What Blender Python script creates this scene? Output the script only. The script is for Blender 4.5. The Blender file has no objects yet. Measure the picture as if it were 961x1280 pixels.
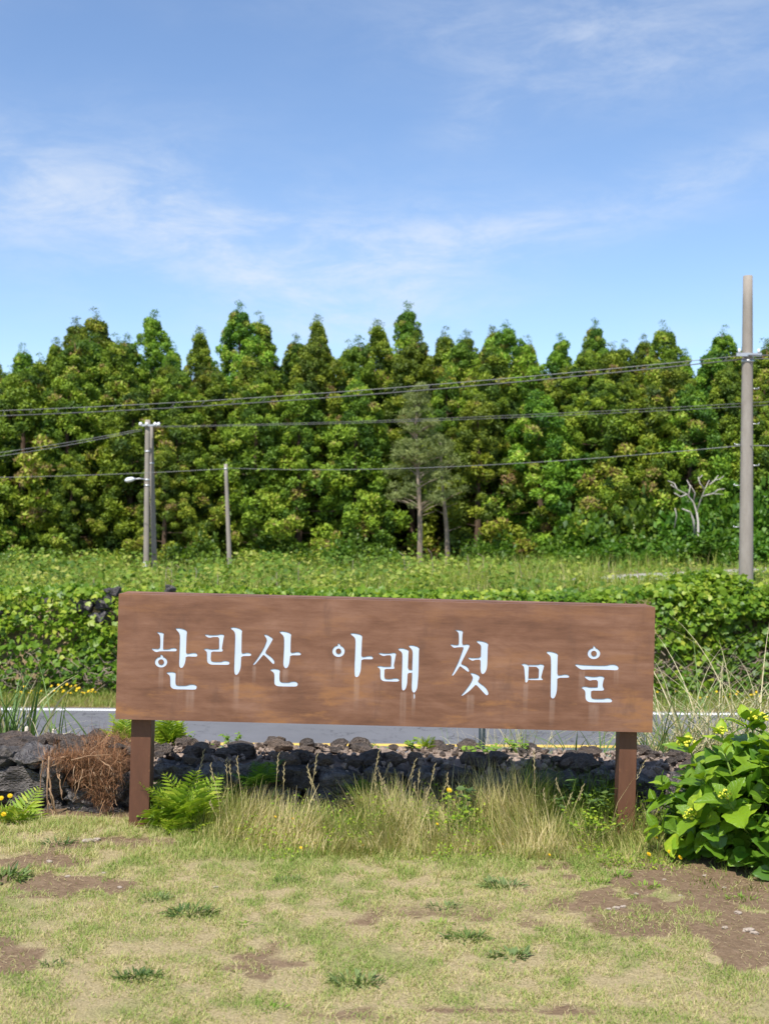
import bpy, bmesh, math, random
import numpy as np
from mathutils import Vector, Matrix, Euler, noise as mnoise
from mathutils.geometry import delaunay_2d_cdt
R = math.radians
random.seed(7)
rng = np.random.default_rng(11)
scene = bpy.context.scene
col = scene.collection

# ------------------------------------------------------------------ camera
FPX, CX, CY = 1422.0, 480.5, 640.0          # photograph 961 x 1280
EYE = 1.6
PITCH, ROLL = R(0.42), R(0.40)
cam_d = bpy.data.cameras.new('camera')
cam = bpy.data.objects.new('camera', cam_d); col.objects.link(cam)
cam_d.sensor_fit = 'VERTICAL'; cam_d.sensor_height = 36.0; cam_d.sensor_width = 27.0
cam_d.lens = 40.0; cam_d.clip_end = 3000
cam_d.dof.use_dof = True; cam_d.dof.focus_distance = 5.8; cam_d.dof.aperture_fstop = 3.9
CAM_ROT = Matrix.Rotation(R(90)+PITCH, 3, 'X') @ Matrix.Rotation(ROLL, 3, 'Z')
cam.location = (0, 0, EYE); cam.rotation_euler = CAM_ROT.to_euler()
scene.camera = cam

# ------------------------------------------------------------------ sky and sun
SUN_EL, SUN_AZ = R(57), R(22)               # azimuth: to the left of straight behind the camera
sun_dir = Vector((-math.sin(SUN_AZ)*math.cos(SUN_EL), -math.cos(SUN_AZ)*math.cos(SUN_EL), math.sin(SUN_EL)))
sd = bpy.data.lights.new('sun', 'SUN'); sd.energy = 4.6; sd.angle = R(0.53); sd.color = (1.0, 0.955, 0.89)
so = bpy.data.objects.new('sun', sd); col.objects.link(so)
so.rotation_euler = (-sun_dir).to_track_quat('-Z', 'Y').to_euler(); so.location = (-8, -20, 34)

world = bpy.data.worlds.new('World'); scene.world = world; world.use_nodes = True
SKY_STRENGTH = 0.13
def build_world():
    nt = world.node_tree; N = nt.nodes; L = nt.links; N.clear()
    out = N.new('ShaderNodeOutputWorld'); bg = N.new('ShaderNodeBackground')
    bg.inputs['Strength'].default_value = SKY_STRENGTH
    sky = N.new('ShaderNodeTexSky'); sky.sky_type = 'NISHITA'; sky.sun_disc = False
    sky.sun_elevation = SUN_EL; sky.sun_rotation = math.atan2(sun_dir.x, sun_dir.y)
    sky.air_density = 1.0; sky.dust_density = 0.5; sky.ozone_density = 3.0; sky.altitude = 300
    tc = N.new('ShaderNodeTexCoord'); sep = N.new('ShaderNodeSeparateXYZ')
    L.new(tc.outputs['Generated'], sep.inputs[0])
    def M(op, a, b=None, c=None):
        n = N.new('ShaderNodeMath'); n.operation = op
        for i, v in enumerate((a, b, c)):
            if v is None: continue
            if isinstance(v, (int, float)): n.inputs[i].default_value = v
            else: L.new(v, n.inputs[i])
        return n.outputs[0]
    az = M('ARCTAN2', sep.outputs['X'], sep.outputs['Y'])
    el = M('ARCSINE', M('MINIMUM', M('MAXIMUM', sep.outputs['Z'], -1.0), 1.0))
    # wisps of cirrus: stretched noise on the sky sphere
    cmb = N.new('ShaderNodeCombineXYZ'); L.new(az, cmb.inputs[0]); L.new(el, cmb.inputs[1])
    def noise(scale_xyz, rot, detail, rough, dist, sc):
        mp = N.new('ShaderNodeMapping'); mp.inputs['Scale'].default_value = scale_xyz; mp.inputs['Rotation'].default_value = (0, 0, rot)
        L.new(cmb.outputs[0], mp.inputs['Vector'])
        n = N.new('ShaderNodeTexNoise'); n.inputs['Scale'].default_value = sc; n.inputs['Detail'].default_value = detail
        n.inputs['Roughness'].default_value = rough; n.inputs['Distortion'].default_value = dist
        L.new(mp.outputs[0], n.inputs['Vector']); return n.outputs['Fac']
    def sstep(v, a, b):
        m = N.new('ShaderNodeMapRange'); m.interpolation_type = 'SMOOTHSTEP'
        m.inputs['From Min'].default_value = a; m.inputs['From Max'].default_value = b
        L.new(v, m.inputs['Value']); return m.outputs[0]
    fine = noise((1.0, 3.0, 1), R(-20), 11, 0.68, 0.35, 9.0)
    broad = noise((1.0, 1.8, 1), R(-10), 3, 0.5, 0.3, 3.2)
    total = M('MULTIPLY', sstep(broad, 0.42, 0.75), 0.34)           # faint cover over the whole sky
    # the larger streaks of cloud, as (azimuth, elevation, length, thickness, slope, weight) in the sky
    def px2sky(x, y):
        d = CAM_ROT @ Vector(((x-CX)/FPX, -(y-CY)/FPX, -1.0)); d.normalize()
        return math.atan2(d.x, d.y), math.asin(d.z)
    for (x, y, ln, th, sl, w) in ((90, 262, 260, 66, -0.13, .6), (330, 318, 190, 50, -0.35, .75), (455, 352, 170, 66, 0.35, .85),
                                  (660, 288, 230, 32, 0.14, .6), (740, 60, 250, 62, -0.12, .55), (905, 205, 120, 26, 0.18, .5),
                                  (600, 148, 70, 30, 0.3, .35), (30, 230, 150, 70, -0.1, .3)):
        a0, e0 = px2sky(x, y)
        da = M('SUBTRACT', az, a0); de = M('SUBTRACT', el, e0)
        c, s = math.cos(math.atan(sl)), math.sin(math.atan(sl))
        p = M('MULTIPLY_ADD', da, c, M('MULTIPLY', de, s)); q = M('MULTIPLY_ADD', de, c, M('MULTIPLY', da, -s))
        p = M('DIVIDE', p, ln/FPX); q = M('DIVIDE', q, th/FPX)
        g = M('POWER', 2.718, M('MULTIPLY', M('ADD', M('MULTIPLY', p, p), M('MULTIPLY', q, q)), -1.0))
        total = M('ADD', total, M('MULTIPLY', g, w))
    fac = M('MULTIPLY', M('MINIMUM', total, 1.0), M('MULTIPLY_ADD', sstep(fine, 0.34, 0.72), 0.78, 0.14))
    fac = M('MULTIPLY', fac, 0.80)
    mix = N.new('ShaderNodeMix'); mix.data_type = 'RGBA'
    mix.inputs['B'].default_value = (4.3, 4.65, 5.2, 1)
    L.new(fac, mix.inputs['Factor'])
    tw = N.new('ShaderNodeMix'); tw.data_type = 'RGBA'; tw.blend_type = 'MULTIPLY'; tw.inputs['Factor'].default_value = 1
    tw.inputs['B'].default_value = (.98, 1.0, 1.04, 1)
    L.new(sky.outputs[0], tw.inputs['A']); L.new(tw.outputs['Result'], mix.inputs['A'])
    L.new(mix.outputs['Result'], bg.inputs['Color']); L.new(bg.outputs[0], out.inputs[0])
build_world()
vs = scene.view_settings
scene.display_settings.display_device = 'sRGB'
vs.view_transform = 'Standard'; vs.look = 'None'; vs.gamma = 1.0; vs.use_curve_mapping = False
vs.exposure = 0.55

# ------------------------------------------------------------------ helpers
def ray(px, py):
    return CAM_ROT @ Vector(((px-CX)/FPX, -(py-CY)/FPX, -1.0))
def at(px, py, Y):
    d = ray(px, py); k = Y/d.y
    return Vector((d.x*k, Y, EYE + d.z*k))
def hash2(ix, iy, s):
    h = (ix.astype(np.int64)*374761393 + iy.astype(np.int64)*668265263 + s*1442695041) & 0xffffffff
    h = ((h ^ (h >> 13))*1274126177) & 0xffffffff
    return ((h ^ (h >> 16)) & 0xffff)/65535.0
def vnoise(x, y, s=0):
    x = np.asarray(x, float); y = np.asarray(y, float)
    ix, iy = np.floor(x), np.floor(y); fx, fy = x-ix, y-iy
    fx = fx*fx*(3-2*fx); fy = fy*fy*(3-2*fy)
    a, b = hash2(ix, iy, s), hash2(ix+1, iy, s); c, d = hash2(ix, iy+1, s), hash2(ix+1, iy+1, s)
    return (a*(1-fx)+b*fx)*(1-fy)+(c*(1-fx)+d*fx)*fy
def fbm(x, y, s=0, o=4):
    t = 0; w = 0.5; n = 0
    for i in range(o):
        a = .6+1.1*i; c, d = math.cos(a)*2**i, math.sin(a)*2**i
        t = t + w*vnoise(np.asarray(x)*c-np.asarray(y)*d+3.7*i, np.asarray(x)*d+np.asarray(y)*c+1.3*i, s+i*17); n += w; w *= .5
    return t/n
def sm(t):
    t = np.clip(t, 0, 1); return t*t*(3-2*t)
ROAD_Z = -1.95
def ground_z(x, y):
    x = np.asarray(x, float); y = np.asarray(y, float)
    lawn = -0.016*np.clip(x, -4, 4) + 0.03*(fbm(x*1.3, y*1.3, 3)-.5)
    z = lawn + (ROAD_Z-lawn)*sm((y-7.0)/4.2)
    field = -0.26 + 0.020*np.clip(x+2, -3, 18) + 0.12*(fbm(x*.35, y*.35, 9)-.5) + np.clip(y-44, 0, 16)*0.03*sm((x+8)/14)
    z = np.where(y > 21.6, ROAD_Z + .05*sm((y-21.6)/.4) + (field-ROAD_Z-.05)*sm((y-22.3)/1.3), z)
    return z
def gz(x, y): return float(ground_z(x, y))
def hit(px, py):                                   # where a pixel's ray meets the lawn
    d = ray(px, py); k = (0-EYE)/d.z
    for _ in range(8): k = (gz(d.x*k, d.y*k)-EYE)/d.z
    return Vector((d.x*k, d.y*k, EYE+d.z*k))
def tag(o, label=None, cat=None, group=None, kind=None):
    if label: o['label'] = label
    if cat: o['category'] = cat
    if group: o['group'] = group
    if kind: o['kind'] = kind
    return o
def empty(name, loc=(0, 0, 0), rz=0.0):
    o = bpy.data.objects.new(name, None); col.objects.link(o); o.empty_display_size = .1
    o.location = loc; o.rotation_euler = (0, 0, rz); return o
def link(name, me, mat=None, parent=None, loc=None):
    if mat is not None and len(me.materials) == 0: me.materials.append(mat)
    o = bpy.data.objects.new(name, me); col.objects.link(o)
    if parent: o.parent = parent
    if loc is not None: o.location = loc
    return o
def copy_tree(o, parent=None):
    c = o.copy(); col.objects.link(c); c.parent = parent
    for ch in o.children: copy_tree(ch, c)
    return c
def npmesh(name, V, F, tint=None, smooth=False):
    V = np.asarray(V, np.float32).reshape(-1, 3); F = np.asarray(F, np.int32)
    k = F.shape[1]; me = bpy.data.meshes.new(name)
    me.vertices.add(len(V)); me.vertices.foreach_set('co', V.ravel())
    me.loops.add(F.size); me.loops.foreach_set('vertex_index', F.ravel())
    me.polygons.add(len(F)); me.polygons.foreach_set('loop_start', np.arange(0, F.size, k, dtype=np.int32))
    if tint is not None:
        a = me.attributes.new('tint', 'FLOAT', 'POINT'); a.data.foreach_set('value', np.asarray(tint, np.float32))
    me.update(calc_edges=True); me.validate()
    if smooth: me.polygons.foreach_set('use_smooth', np.ones(len(F), bool))
    return me
def blades(pos, L, W, th0, th1, phi, seg=3, tint=None, twist=0.0, power=1.5, tip=.08):
    """bent grass blades; angles from the vertical at root and tip. -> V, F(quads), tint"""
    n = len(pos); L, W, th0, th1, phi = [np.broadcast_to(np.asarray(a, float), (n,)) for a in (L, W, th0, th1, phi)]
    p = np.array(pos, float); V = np.zeros((n, seg+1, 2, 3))
    tw = phi + np.pi/2 + twist*rng.uniform(-1, 1, n)
    side = np.stack([np.cos(tw), np.sin(tw), np.zeros(n)], 1)
    for i in range(seg+1):
        t = i/seg; w = W*(1-(1-tip)*t**power)*.5
        V[:, i, 0] = p-side*w[:, None]; V[:, i, 1] = p+side*w[:, None]
        th = th0+(th1-th0)*((i+.5)/seg)
        p = p+(L/seg)[:, None]*np.stack([np.sin(th)*np.cos(phi), np.sin(th)*np.sin(phi), np.cos(th)], 1)
    b = (np.arange(n)*(seg+1)*2)[:, None, None]; s = (np.arange(seg)*2)[None, :, None]
    F = (b+s+np.array([0, 1, 3, 2])[None, None, :]).reshape(-1, 4)
    if tint is None: tint = rng.random(n)
    return V.reshape(-1, 3), F, np.repeat(tint, (seg+1)*2)
def unit(a): return a/np.maximum(np.linalg.norm(a, axis=1, keepdims=True), 1e-9)
LEAF_OVAL = (np.array([(0, 0, 0), (.35, .30, .05), (.35, 0, -.03), (.35, -.30, .05), (.72, .24, .03), (.72, 0, -.02), (.72, -.24, .03), (1, 0, -.06)]),
             np.array([(0, 2, 1, 1), (0, 3, 2, 2), (2, 5, 4, 1), (3, 6, 5, 2), (5, 7, 4, 4), (6, 7, 5, 5)]))
LEAF_DIAMOND = (np.array([(0, 0, 0), (.45, .32, .06), (1, 0, -.04), (.45, -.32, .06)]), np.array([(0, 2, 1), (0, 3, 2)]))
LEAF_LOBED = (np.array([(0, 0, 0), (.12, .42, .06), (.55, .50, .04), (.62, .26, .05), (1, 0, -.05), (.62, -.26, .05), (.55, -.50, .04), (.12, -.42, .06), (.4, 0, -.03)]),
              np.array([(0, 8, 1), (1, 8, 2), (2, 8, 3), (3, 8, 4), (4, 8, 5), (5, 8, 6), (6, 8, 7), (7, 8, 0)]))
def leaves(pos, axis, normal, size, tmpl, tint=None, width=1.0):
    P, T = tmpl; n = len(pos)
    if T.shape[1] == 4:                                       # keep triangles only
        T = np.array([f[:3] if f[2] == f[3] else f[:3] for f in T] + [(f[0], f[2], f[3]) for f in T if f[2] != f[3]])
    a = unit(np.asarray(axis, float)); nn = np.asarray(normal, float)
    s = unit(np.cross(nn, a)); nn = np.cross(a, s)
    size = np.broadcast_to(np.asarray(size, float), (n,))
    V = (a[:, None, :]*P[None, :, 0:1]+s[:, None, :]*P[None, :, 1:2]*width+nn[:, None, :]*P[None, :, 2:3])*size[:, None, None]+np.asarray(pos)[:, None, :]
    F = ((np.arange(n)*len(P))[:, None, None]+T[None]).reshape(-1, 3)
    if tint is None: tint = rng.random(n)
    return V.reshape(-1, 3), F, np.repeat(tint, len(P))
class Acc:
    def __init__(s): s.V, s.F, s.T, s.n = [], [], [], 0
    def add(s, V, F, T):
        s.V.append(V); s.F.append(np.asarray(F)+s.n); s.T.append(T); s.n += len(V)
    def mesh(s, name, smooth=False):
        return npmesh(name, np.concatenate(s.V), np.concatenate(s.F), np.concatenate(s.T), smooth)
def tube(bm, pts, radii, n=8, cap=True):
    pts = [Vector(p) for p in pts]; rings = []
    up = Vector((0, 0, 1))
    for i, p in enumerate(pts):
        d = (pts[min(i+1, len(pts)-1)]-pts[max(i-1, 0)]).normalized()
        u = d.cross(up if abs(d.z) < .9 else Vector((1, 0, 0))).normalized(); v = d.cross(u)
        r = radii[i] if hasattr(radii, '__len__') else radii
        rings.append([bm.verts.new(p+(u*math.cos(2*math.pi*k/n)+v*math.sin(2*math.pi*k/n))*r) for k in range(n)])
    for a, b in zip(rings, rings[1:]):
        for k in range(n):
            f = bm.faces.new((a[k], a[(k+1) % n], b[(k+1) % n], b[k])); f.smooth = True
    if cap:
        bm.faces.new(rings[0][::-1]); bm.faces.new(rings[-1])
def box(bm, x0, x1, y0, y1, z0, z1):
    v = [bm.verts.new((x, y, z)) for x in (x0, x1) for y in (y0, y1) for z in (z0, z1)]
    for f in ((0, 1, 3, 2), (4, 6, 7, 5), (0, 4, 5, 1), (2, 3, 7, 6), (0, 2, 6, 4), (1, 5, 7, 3)): bm.faces.new([v[i] for i in f])
def bmobj(name, bm, mat, parent=None, loc=None, bevel=0):
    bmesh.ops.recalc_face_normals(bm, faces=bm.faces[:])
    if bevel: bmesh.ops.bevel(bm, geom=bm.edges[:], offset=bevel, segments=2, affect='EDGES', profile=.6)
    me = bpy.data.meshes.new(name); bm.to_mesh(me); bm.free()
    return link(name, me, mat, parent, loc)

# ------------------------------------------------------------------ materials
class Nodes:
    def __init__(s, name):
        s.m = bpy.data.materials.new(name); s.m.use_nodes = True
        s.nt = s.m.node_tree; s.N = s.nt.nodes; s.L = s.nt.links
        s.N.clear(); s.out = s.N.new('ShaderNodeOutputMaterial')
        s.tc = s.N.new('ShaderNodeTexCoord')
    def put(s, sock, v):
        if v is None: return
        if isinstance(v, bpy.types.NodeSocket): s.L.new(v, sock)
        elif isinstance(v, tuple) and len(v) == 3 and sock.type == 'RGBA': sock.default_value = (*v, 1)
        else: sock.default_value = v
    def math(s, op, a, b=None, c=None, clamp=False):
        n = s.N.new('ShaderNodeMath'); n.operation = op; n.use_clamp = clamp
        for i, v in enumerate((a, b, c)): s.put(n.inputs[i], v)
        return n.outputs[0]
    def step(s, v, a, b, lo=0.0, hi=1.0):
        m = s.N.new('ShaderNodeMapRange'); m.interpolation_type = 'SMOOTHSTEP'
        s.put(m.inputs['Value'], v); m.inputs['From Min'].default_value = a; m.inputs['From Max'].default_value = b
        m.inputs['To Min'].default_value = lo; m.inputs['To Max'].default_value = hi; return m.outputs[0]
    def noise(s, scale, detail=4, rough=.55, vec='Object', stretch=None, dist=0):
        n = s.N.new('ShaderNodeTexNoise'); n.inputs['Scale'].default_value = scale; n.inputs['Detail'].default_value = detail
        n.inputs['Roughness'].default_value = rough; n.inputs['Distortion'].default_value = dist
        v = s.tc.outputs[vec] if isinstance(vec, str) else vec
        if stretch:
            mp = s.N.new('ShaderNodeMapping'); mp.inputs['Scale'].default_value = stretch; s.L.new(v, mp.inputs['Vector']); v = mp.outputs[0]
        s.L.new(v, n.inputs['Vector']); return n.outputs['Fac']
    def voro(s, scale, feature='F1', vec='Object'):
        n = s.N.new('ShaderNodeTexVoronoi'); n.feature = feature; n.inputs['Scale'].default_value = scale
        s.L.new(s.tc.outputs[vec], n.inputs['Vector']); return n.outputs['Distance']
    def attr(s, name):
        n = s.N.new('ShaderNodeAttribute'); n.attribute_name = name; return n.outputs['Fac']
    def rand(s): return s.N.new('ShaderNodeObjectInfo').outputs['Random']
    def mix(s, f, a, b, blend='MIX'):
        n = s.N.new('ShaderNodeMix'); n.data_type = 'RGBA'; n.blend_type = blend
        s.put(n.inputs['Factor'], f); s.put(n.inputs['A'], a); s.put(n.inputs['B'], b); return n.outputs['Result']
    def ramp(s, f, stops):
        n = s.N.new('ShaderNodeValToRGB'); e = n.color_ramp.elements
        while len(e) < len(stops): e.new(.5)
        for el_, (p, c) in zip(e, stops): el_.position = p; el_.color = (*c, 1)
        s.put(n.inputs['Fac'], f); return n.outputs['Color']
    def hsv(s, c, h=.5, sat=1.0, v=1.0):
        n = s.N.new('ShaderNodeHueSaturation'); s.put(n.inputs['Hue'], h); s.put(n.inputs['Saturation'], sat); s.put(n.inputs['Value'], v)
        s.put(n.inputs['Color'], c); return n.outputs['Color']
    def bump(s, h, strength=.5, dist=.01):
        n = s.N.new('ShaderNodeBump'); n.inputs['Strength'].default_value = strength; n.inputs['Distance'].default_value = dist
        s.put(n.inputs['Height'], h); return n.outputs['Normal']
    def bsdf(s, color, rough=.6, spec=.4, metal=0.0, normal=None, translucent=None, trans_fac=.35):
        b = s.N.new('ShaderNodeBsdfPrincipled'); s.put(b.inputs['Base Color'], color); s.put(b.inputs['Roughness'], rough)
        s.put(b.inputs['Metallic'], metal); s.put(b.inputs['Specular IOR Level'], spec)
        if normal: s.put(b.inputs['Normal'], normal)
        sh = b.outputs[0]
        if translucent is not None:
            t = s.N.new('ShaderNodeBsdfTranslucent'); s.put(t.inputs['Color'], translucent)
            mx = s.N.new('ShaderNodeMixShader'); mx.inputs[0].default_value = trans_fac
            s.L.new(sh, mx.inputs[1]); s.L.new(t.outputs[0], mx.inputs[2]); sh = mx.outputs[0]
        s.L.new(sh, s.out.inputs['Surface']); return s.m
def leaf_mat(name, stops, rough=.5, spec=.35, trans=.35, boost=1.25, objvar=.0, patch=None):
    n = Nodes(name); c = n.ramp(n.attr('tint'), stops)
    if objvar:
        r = n.rand(); c = n.hsv(c, n.math('MULTIPLY_ADD', r, objvar*.09, .5-objvar*.045), 1.0, n.math('MULTIPLY_ADD', r, objvar*.7, 1-objvar*.35))
    if patch:
        c = n.mix(n.step(n.noise(patch[0], 3), .42, .62), c, n.mix(1.0, c, patch[1], 'MULTIPLY'))
    tcol = n.mix(1.0, c, (boost*1.0, boost*1.05, boost*.55), 'MULTIPLY')
    return n.bsdf(c, rough, spec, translucent=tcol, trans_fac=trans)

G = lambda r, g, b: (r, g, b)
M = {}
M['lawn_grass'] = leaf_mat('lawn_grass', [(0, G(.18, .27, .05)), (.35, G(.31, .38, .095)), (.62, G(.47, .43, .175)), (1, G(.62, .51, .30))], .65, .2, .3)
M['tall_grass'] = leaf_mat('tall_grass', [(0, G(.09, .16, .022)), (.3, G(.21, .28, .045)), (.6, G(.42, .38, .13)), (1, G(.60, .49, .26))], .6, .25, .3)
M['dark_grass'] = leaf_mat('dark_grass', [(0, G(.045, .09, .015)), (.6, G(.09, .15, .025)), (1, G(.2, .22, .06))], .55, .3, .3)
M['reed'] = leaf_mat('reed', [(0, G(.10, .19, .045)), (.5, G(.17, .25, .07)), (.62, G(.48, .42, .24)), (1, G(.62, .54, .36))], .5, .35, .3)
M['fern'] = leaf_mat('fern', [(0, G(.13, .24, .018)), (.6, G(.30, .42, .03)), (1, G(.46, .50, .06))], .5, .3, .4)
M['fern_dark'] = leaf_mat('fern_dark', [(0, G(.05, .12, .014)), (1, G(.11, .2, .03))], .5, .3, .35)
M['weed'] = leaf_mat('weed', [(0, G(.05, .10, .025)), (.6, G(.09, .15, .035)), (1, G(.15, .21, .05))], .5, .3, .3)
M['weed_grey'] = leaf_mat('weed_grey', [(0, G(.10, .15, .05)), (1, G(.20, .26, .09))], .6, .25, .25)
M['weed_bright'] = leaf_mat('weed_bright', [(0, G(.14, .26, .03)), (1, G(.26, .38, .05))], .5, .3, .35)
M['vine'] = leaf_mat('vine', [(0, G(.05, .11, .012)), (.35, G(.12, .215, .016)), (.7, G(.24, .345, .025)), (1, G(.44, .47, .06))], .45, .4, .38, patch=(.9, (.72, .85, .8)))
M['field'] = leaf_mat('field', [(0, G(.07, .14, .018)), (.5, G(.17, .27, .03)), (.8, G(.34, .38, .06)), (1, G(.50, .44, .20))], .55, .3, .35)
M['verge'] = leaf_mat('verge', [(0, G(.12, .19, .03)), (.6, G(.24, .30, .055)), (1, G(.42, .38, .14))], .6, .25, .35)
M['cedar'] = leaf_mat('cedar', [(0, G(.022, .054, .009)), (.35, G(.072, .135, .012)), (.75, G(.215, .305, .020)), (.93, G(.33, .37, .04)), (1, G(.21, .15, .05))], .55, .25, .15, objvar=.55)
M['pine'] = leaf_mat('pine', [(0, G(.08, .12, .03)), (1, G(.30, .34, .12))], .55, .25, .3)
M['shrub'] = leaf_mat('shrub', [(0, G(.04, .10, .012)), (.6, G(.11, .21, .02)), (1, G(.23, .33, .04))], .45, .4, .38, objvar=.4)
def bark(name, c0, c1, sc=9):
    n = Nodes(name); f = n.noise(sc, 6, .6, stretch=(1, 1, .18)); c = n.ramp(f, [(.3, c0), (.7, c1)])
    return n.bsdf(c, .9, .15, normal=n.bump(f, .8, .03))
M['bark'] = bark('bark', (.055, .035, .022), (.16, .11, .075))
M['pale_bark'] = bark('pale_bark', (.30, .27, .23), (.52, .48, .43))
M['brown_twig'] = bark('brown_twig', (.16, .12, .085), (.36, .29, .22))
M['stem'] = bark('green_stem', (.12, .20, .03), (.22, .30, .06), 30)
M['straw_stem'] = bark('straw_stem', (.34, .27, .12), (.5, .42, .22), 30)
M['stake'] = bark('stake_wood', (.52, .44, .33), (.68, .6, .48), 40)

def ground_mat():
    n = Nodes('ground_soil_and_thatch'); soil = n.attr('soil'); dry = n.attr('dry'); obj = 'Object'
    f1 = n.noise(26, 6, .65); f2 = n.noise(140, 4, .6); f3 = n.noise(6, 4, .55)
    sc = n.ramp(n.math('MULTIPLY_ADD', f2, .45, n.math('MULTIPLY', f1, .55)), [(.28, (.115, .074, .043)), (.5, (.195, .132, .080)), (.72, (.29, .205, .132))])
    sc = n.mix(n.step(f3, .55, .75, 0, .5), sc, (.25, .18, .115))
    th = n.ramp(f2, [(.3, (.22, .175, .085)), (.55, (.38, .305, .165)), (.8, (.52, .425, .26))])
    gr = n.ramp(f2, [(.3, (.11, .14, .035)), (.7, (.22, .26, .07))])
    th = n.mix(n.step(dry, .0, .7, .45, 1.0), gr, th)
    c = n.mix(n.step(n.math('ADD', soil, n.math('MULTIPLY_ADD', f1, .5, -.25)), .35, .65), th, sc)
    h = n.math('ADD', n.math('MULTIPLY', f2, .4), f1)
    return n.bsdf(c, .95, .1, normal=n.bump(h, .9, .02))
M['ground'] = ground_mat()
def asphalt_mat():
    n = Nodes('asphalt'); f = n.noise(160, 3, .6); g = n.noise(.8, 4, .55)
    c = n.ramp(n.math('MULTIPLY_ADD', g, .6, n.math('MULTIPLY', f, .4)), [(.3, (.118, .119, .128)), (.7, (.170, .170, .180))])
    w = n.N.new('ShaderNodeTexVoronoi'); w.feature = 'DISTANCE_TO_EDGE'; w.inputs['Scale'].default_value = 1.1
    nz = n.N.new('ShaderNodeTexNoise'); nz.inputs['Scale'].default_value = 2.5; nz.inputs['Detail'].default_value = 5
    va = n.N.new('ShaderNodeVectorMath'); va.operation = 'ADD'
    n.L.new(n.tc.outputs['Object'], nz.inputs['Vector']); n.L.new(n.tc.outputs['Object'], va.inputs[0]); n.L.new(nz.outputs['Color'], va.inputs[1]); n.L.new(va.outputs[0], w.inputs['Vector'])
    crack = n.math('MULTIPLY', n.step(w.outputs['Distance'], .006, .022, 1, 0), n.step(n.noise(.35, 3), .45, .6))
    c = n.mix(crack, c, (.055, .055, .06))
    return n.bsdf(c, .85, .25, normal=n.bump(f, .5, .008))
M['asphalt'] = asphalt_mat()
def paint(name, c0, c1):
    n = Nodes(name); f = n.noise(22, 6, .7); return n.bsdf(n.mix(n.step(f, .55, .75), c0, c1), .7, .3)
M['white_paint'] = paint('white_road_paint', (.80, .80, .78), (.55, .55, .54))
M['yellow_paint'] = paint('yellow_road_paint', (.72, .47, .10), (.45, .34, .14))
def concrete(name, c0, c1, sc=7):
    n = Nodes(name); f = n.noise(sc, 6, .6, stretch=(1, 1, .25)); g = n.noise(60, 3)
    c = n.ramp(n.math('MULTIPLY_ADD', g, .3, n.math('MULTIPLY', f, .7)), [(.3, c0), (.7, c1)])
    return n.bsdf(c, .88, .2, normal=n.bump(g, .3, .006))
M['pole'] = concrete('pole_concrete', (.215, .185, .152), (.33, .295, .25))
M['lane'] = concrete('lane_concrete', (.30, .28, .25), (.42, .39, .35), .8)
def basalt():
    n = Nodes('basalt'); f = n.noise(2.2, 8, .68); pits = n.voro(9); p2 = n.voro(17)
    c = n.ramp(f, [(.30, (.11, .098, .092)), (.5, (.27, .24, .222)), (.70, (.46, .42, .385))])
    r = n.rand(); c = n.hsv(c, .5, 1.0, n.math('MULTIPLY_ADD', r, .7, .62))
    pit = n.math('MULTIPLY', n.step(pits, .10, .42, 1, 0), n.step(n.noise(3, 3), .4, .55))
    c = n.mix(n.math('MULTIPLY', pit, .6), c, (.025, .023, .023))
    c = n.mix(n.step(n.noise(1.6, 6, .65), .56, .70, 0, .55), c, (.36, .30, .22))
    h = n.math('SUBTRACT', n.math('MULTIPLY_ADD', f, 1.4, n.math('MULTIPLY', p2, .25)), n.math('MULTIPLY', pit, .5))
    return n.bsdf(c, .95, .12, normal=n.bump(h, 1.0, .16))
M['basalt'] = basalt()
def bank_stone():
    n = Nodes('grey_field_boulder'); f = n.noise(4, 7, .65); c = n.ramp(f, [(.3, (.05, .045, .045)), (.55, (.125, .114, .112)), (.75, (.24, .22, .215))]); r = n.rand()
    return n.bsdf(n.hsv(c, .5, 1.0, n.math('MULTIPLY_ADD', r, .6, .7)), .95, .1, normal=n.bump(f, 1, .08))
M['bank_stone'] = bank_stone()
def rubble():
    n = Nodes('scoria_rubble'); f = n.noise(2.6, 7, .68); r = n.rand()
    c = n.ramp(f, [(.3, (.16, .125, .10)), (.6, (.34, .26, .205)), (.8, (.46, .37, .30))])
    c = n.hsv(c, .5, n.math('MULTIPLY_ADD', r, .4, .7), n.math('MULTIPLY_ADD', r, .55, .72))
    pit = n.step(n.voro(7), .12, .4, 1, 0)
    c = n.mix(n.math('MULTIPLY', pit, .45), c, (.05, .04, .035))
    return n.bsdf(c, .95, .1, normal=n.bump(n.math('SUBTRACT', f, n.math('MULTIPLY', pit, .4)), 1.0, .15))
M['rubble'] = rubble()
def fibre():
    n = Nodes('dry_root_fibre'); c = n.ramp(n.attr('tint'), [(0, (.10, .045, .022)), (.45, (.26, .125, .06)), (.8, (.40, .23, .12)), (1, (.52, .38, .25))])
    return n.bsdf(c, .8, .15)
M['fibre'] = fibre()
M['root'] = bark('dry_root', (.24, .135, .075), (.46, .31, .19), 40)

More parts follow.
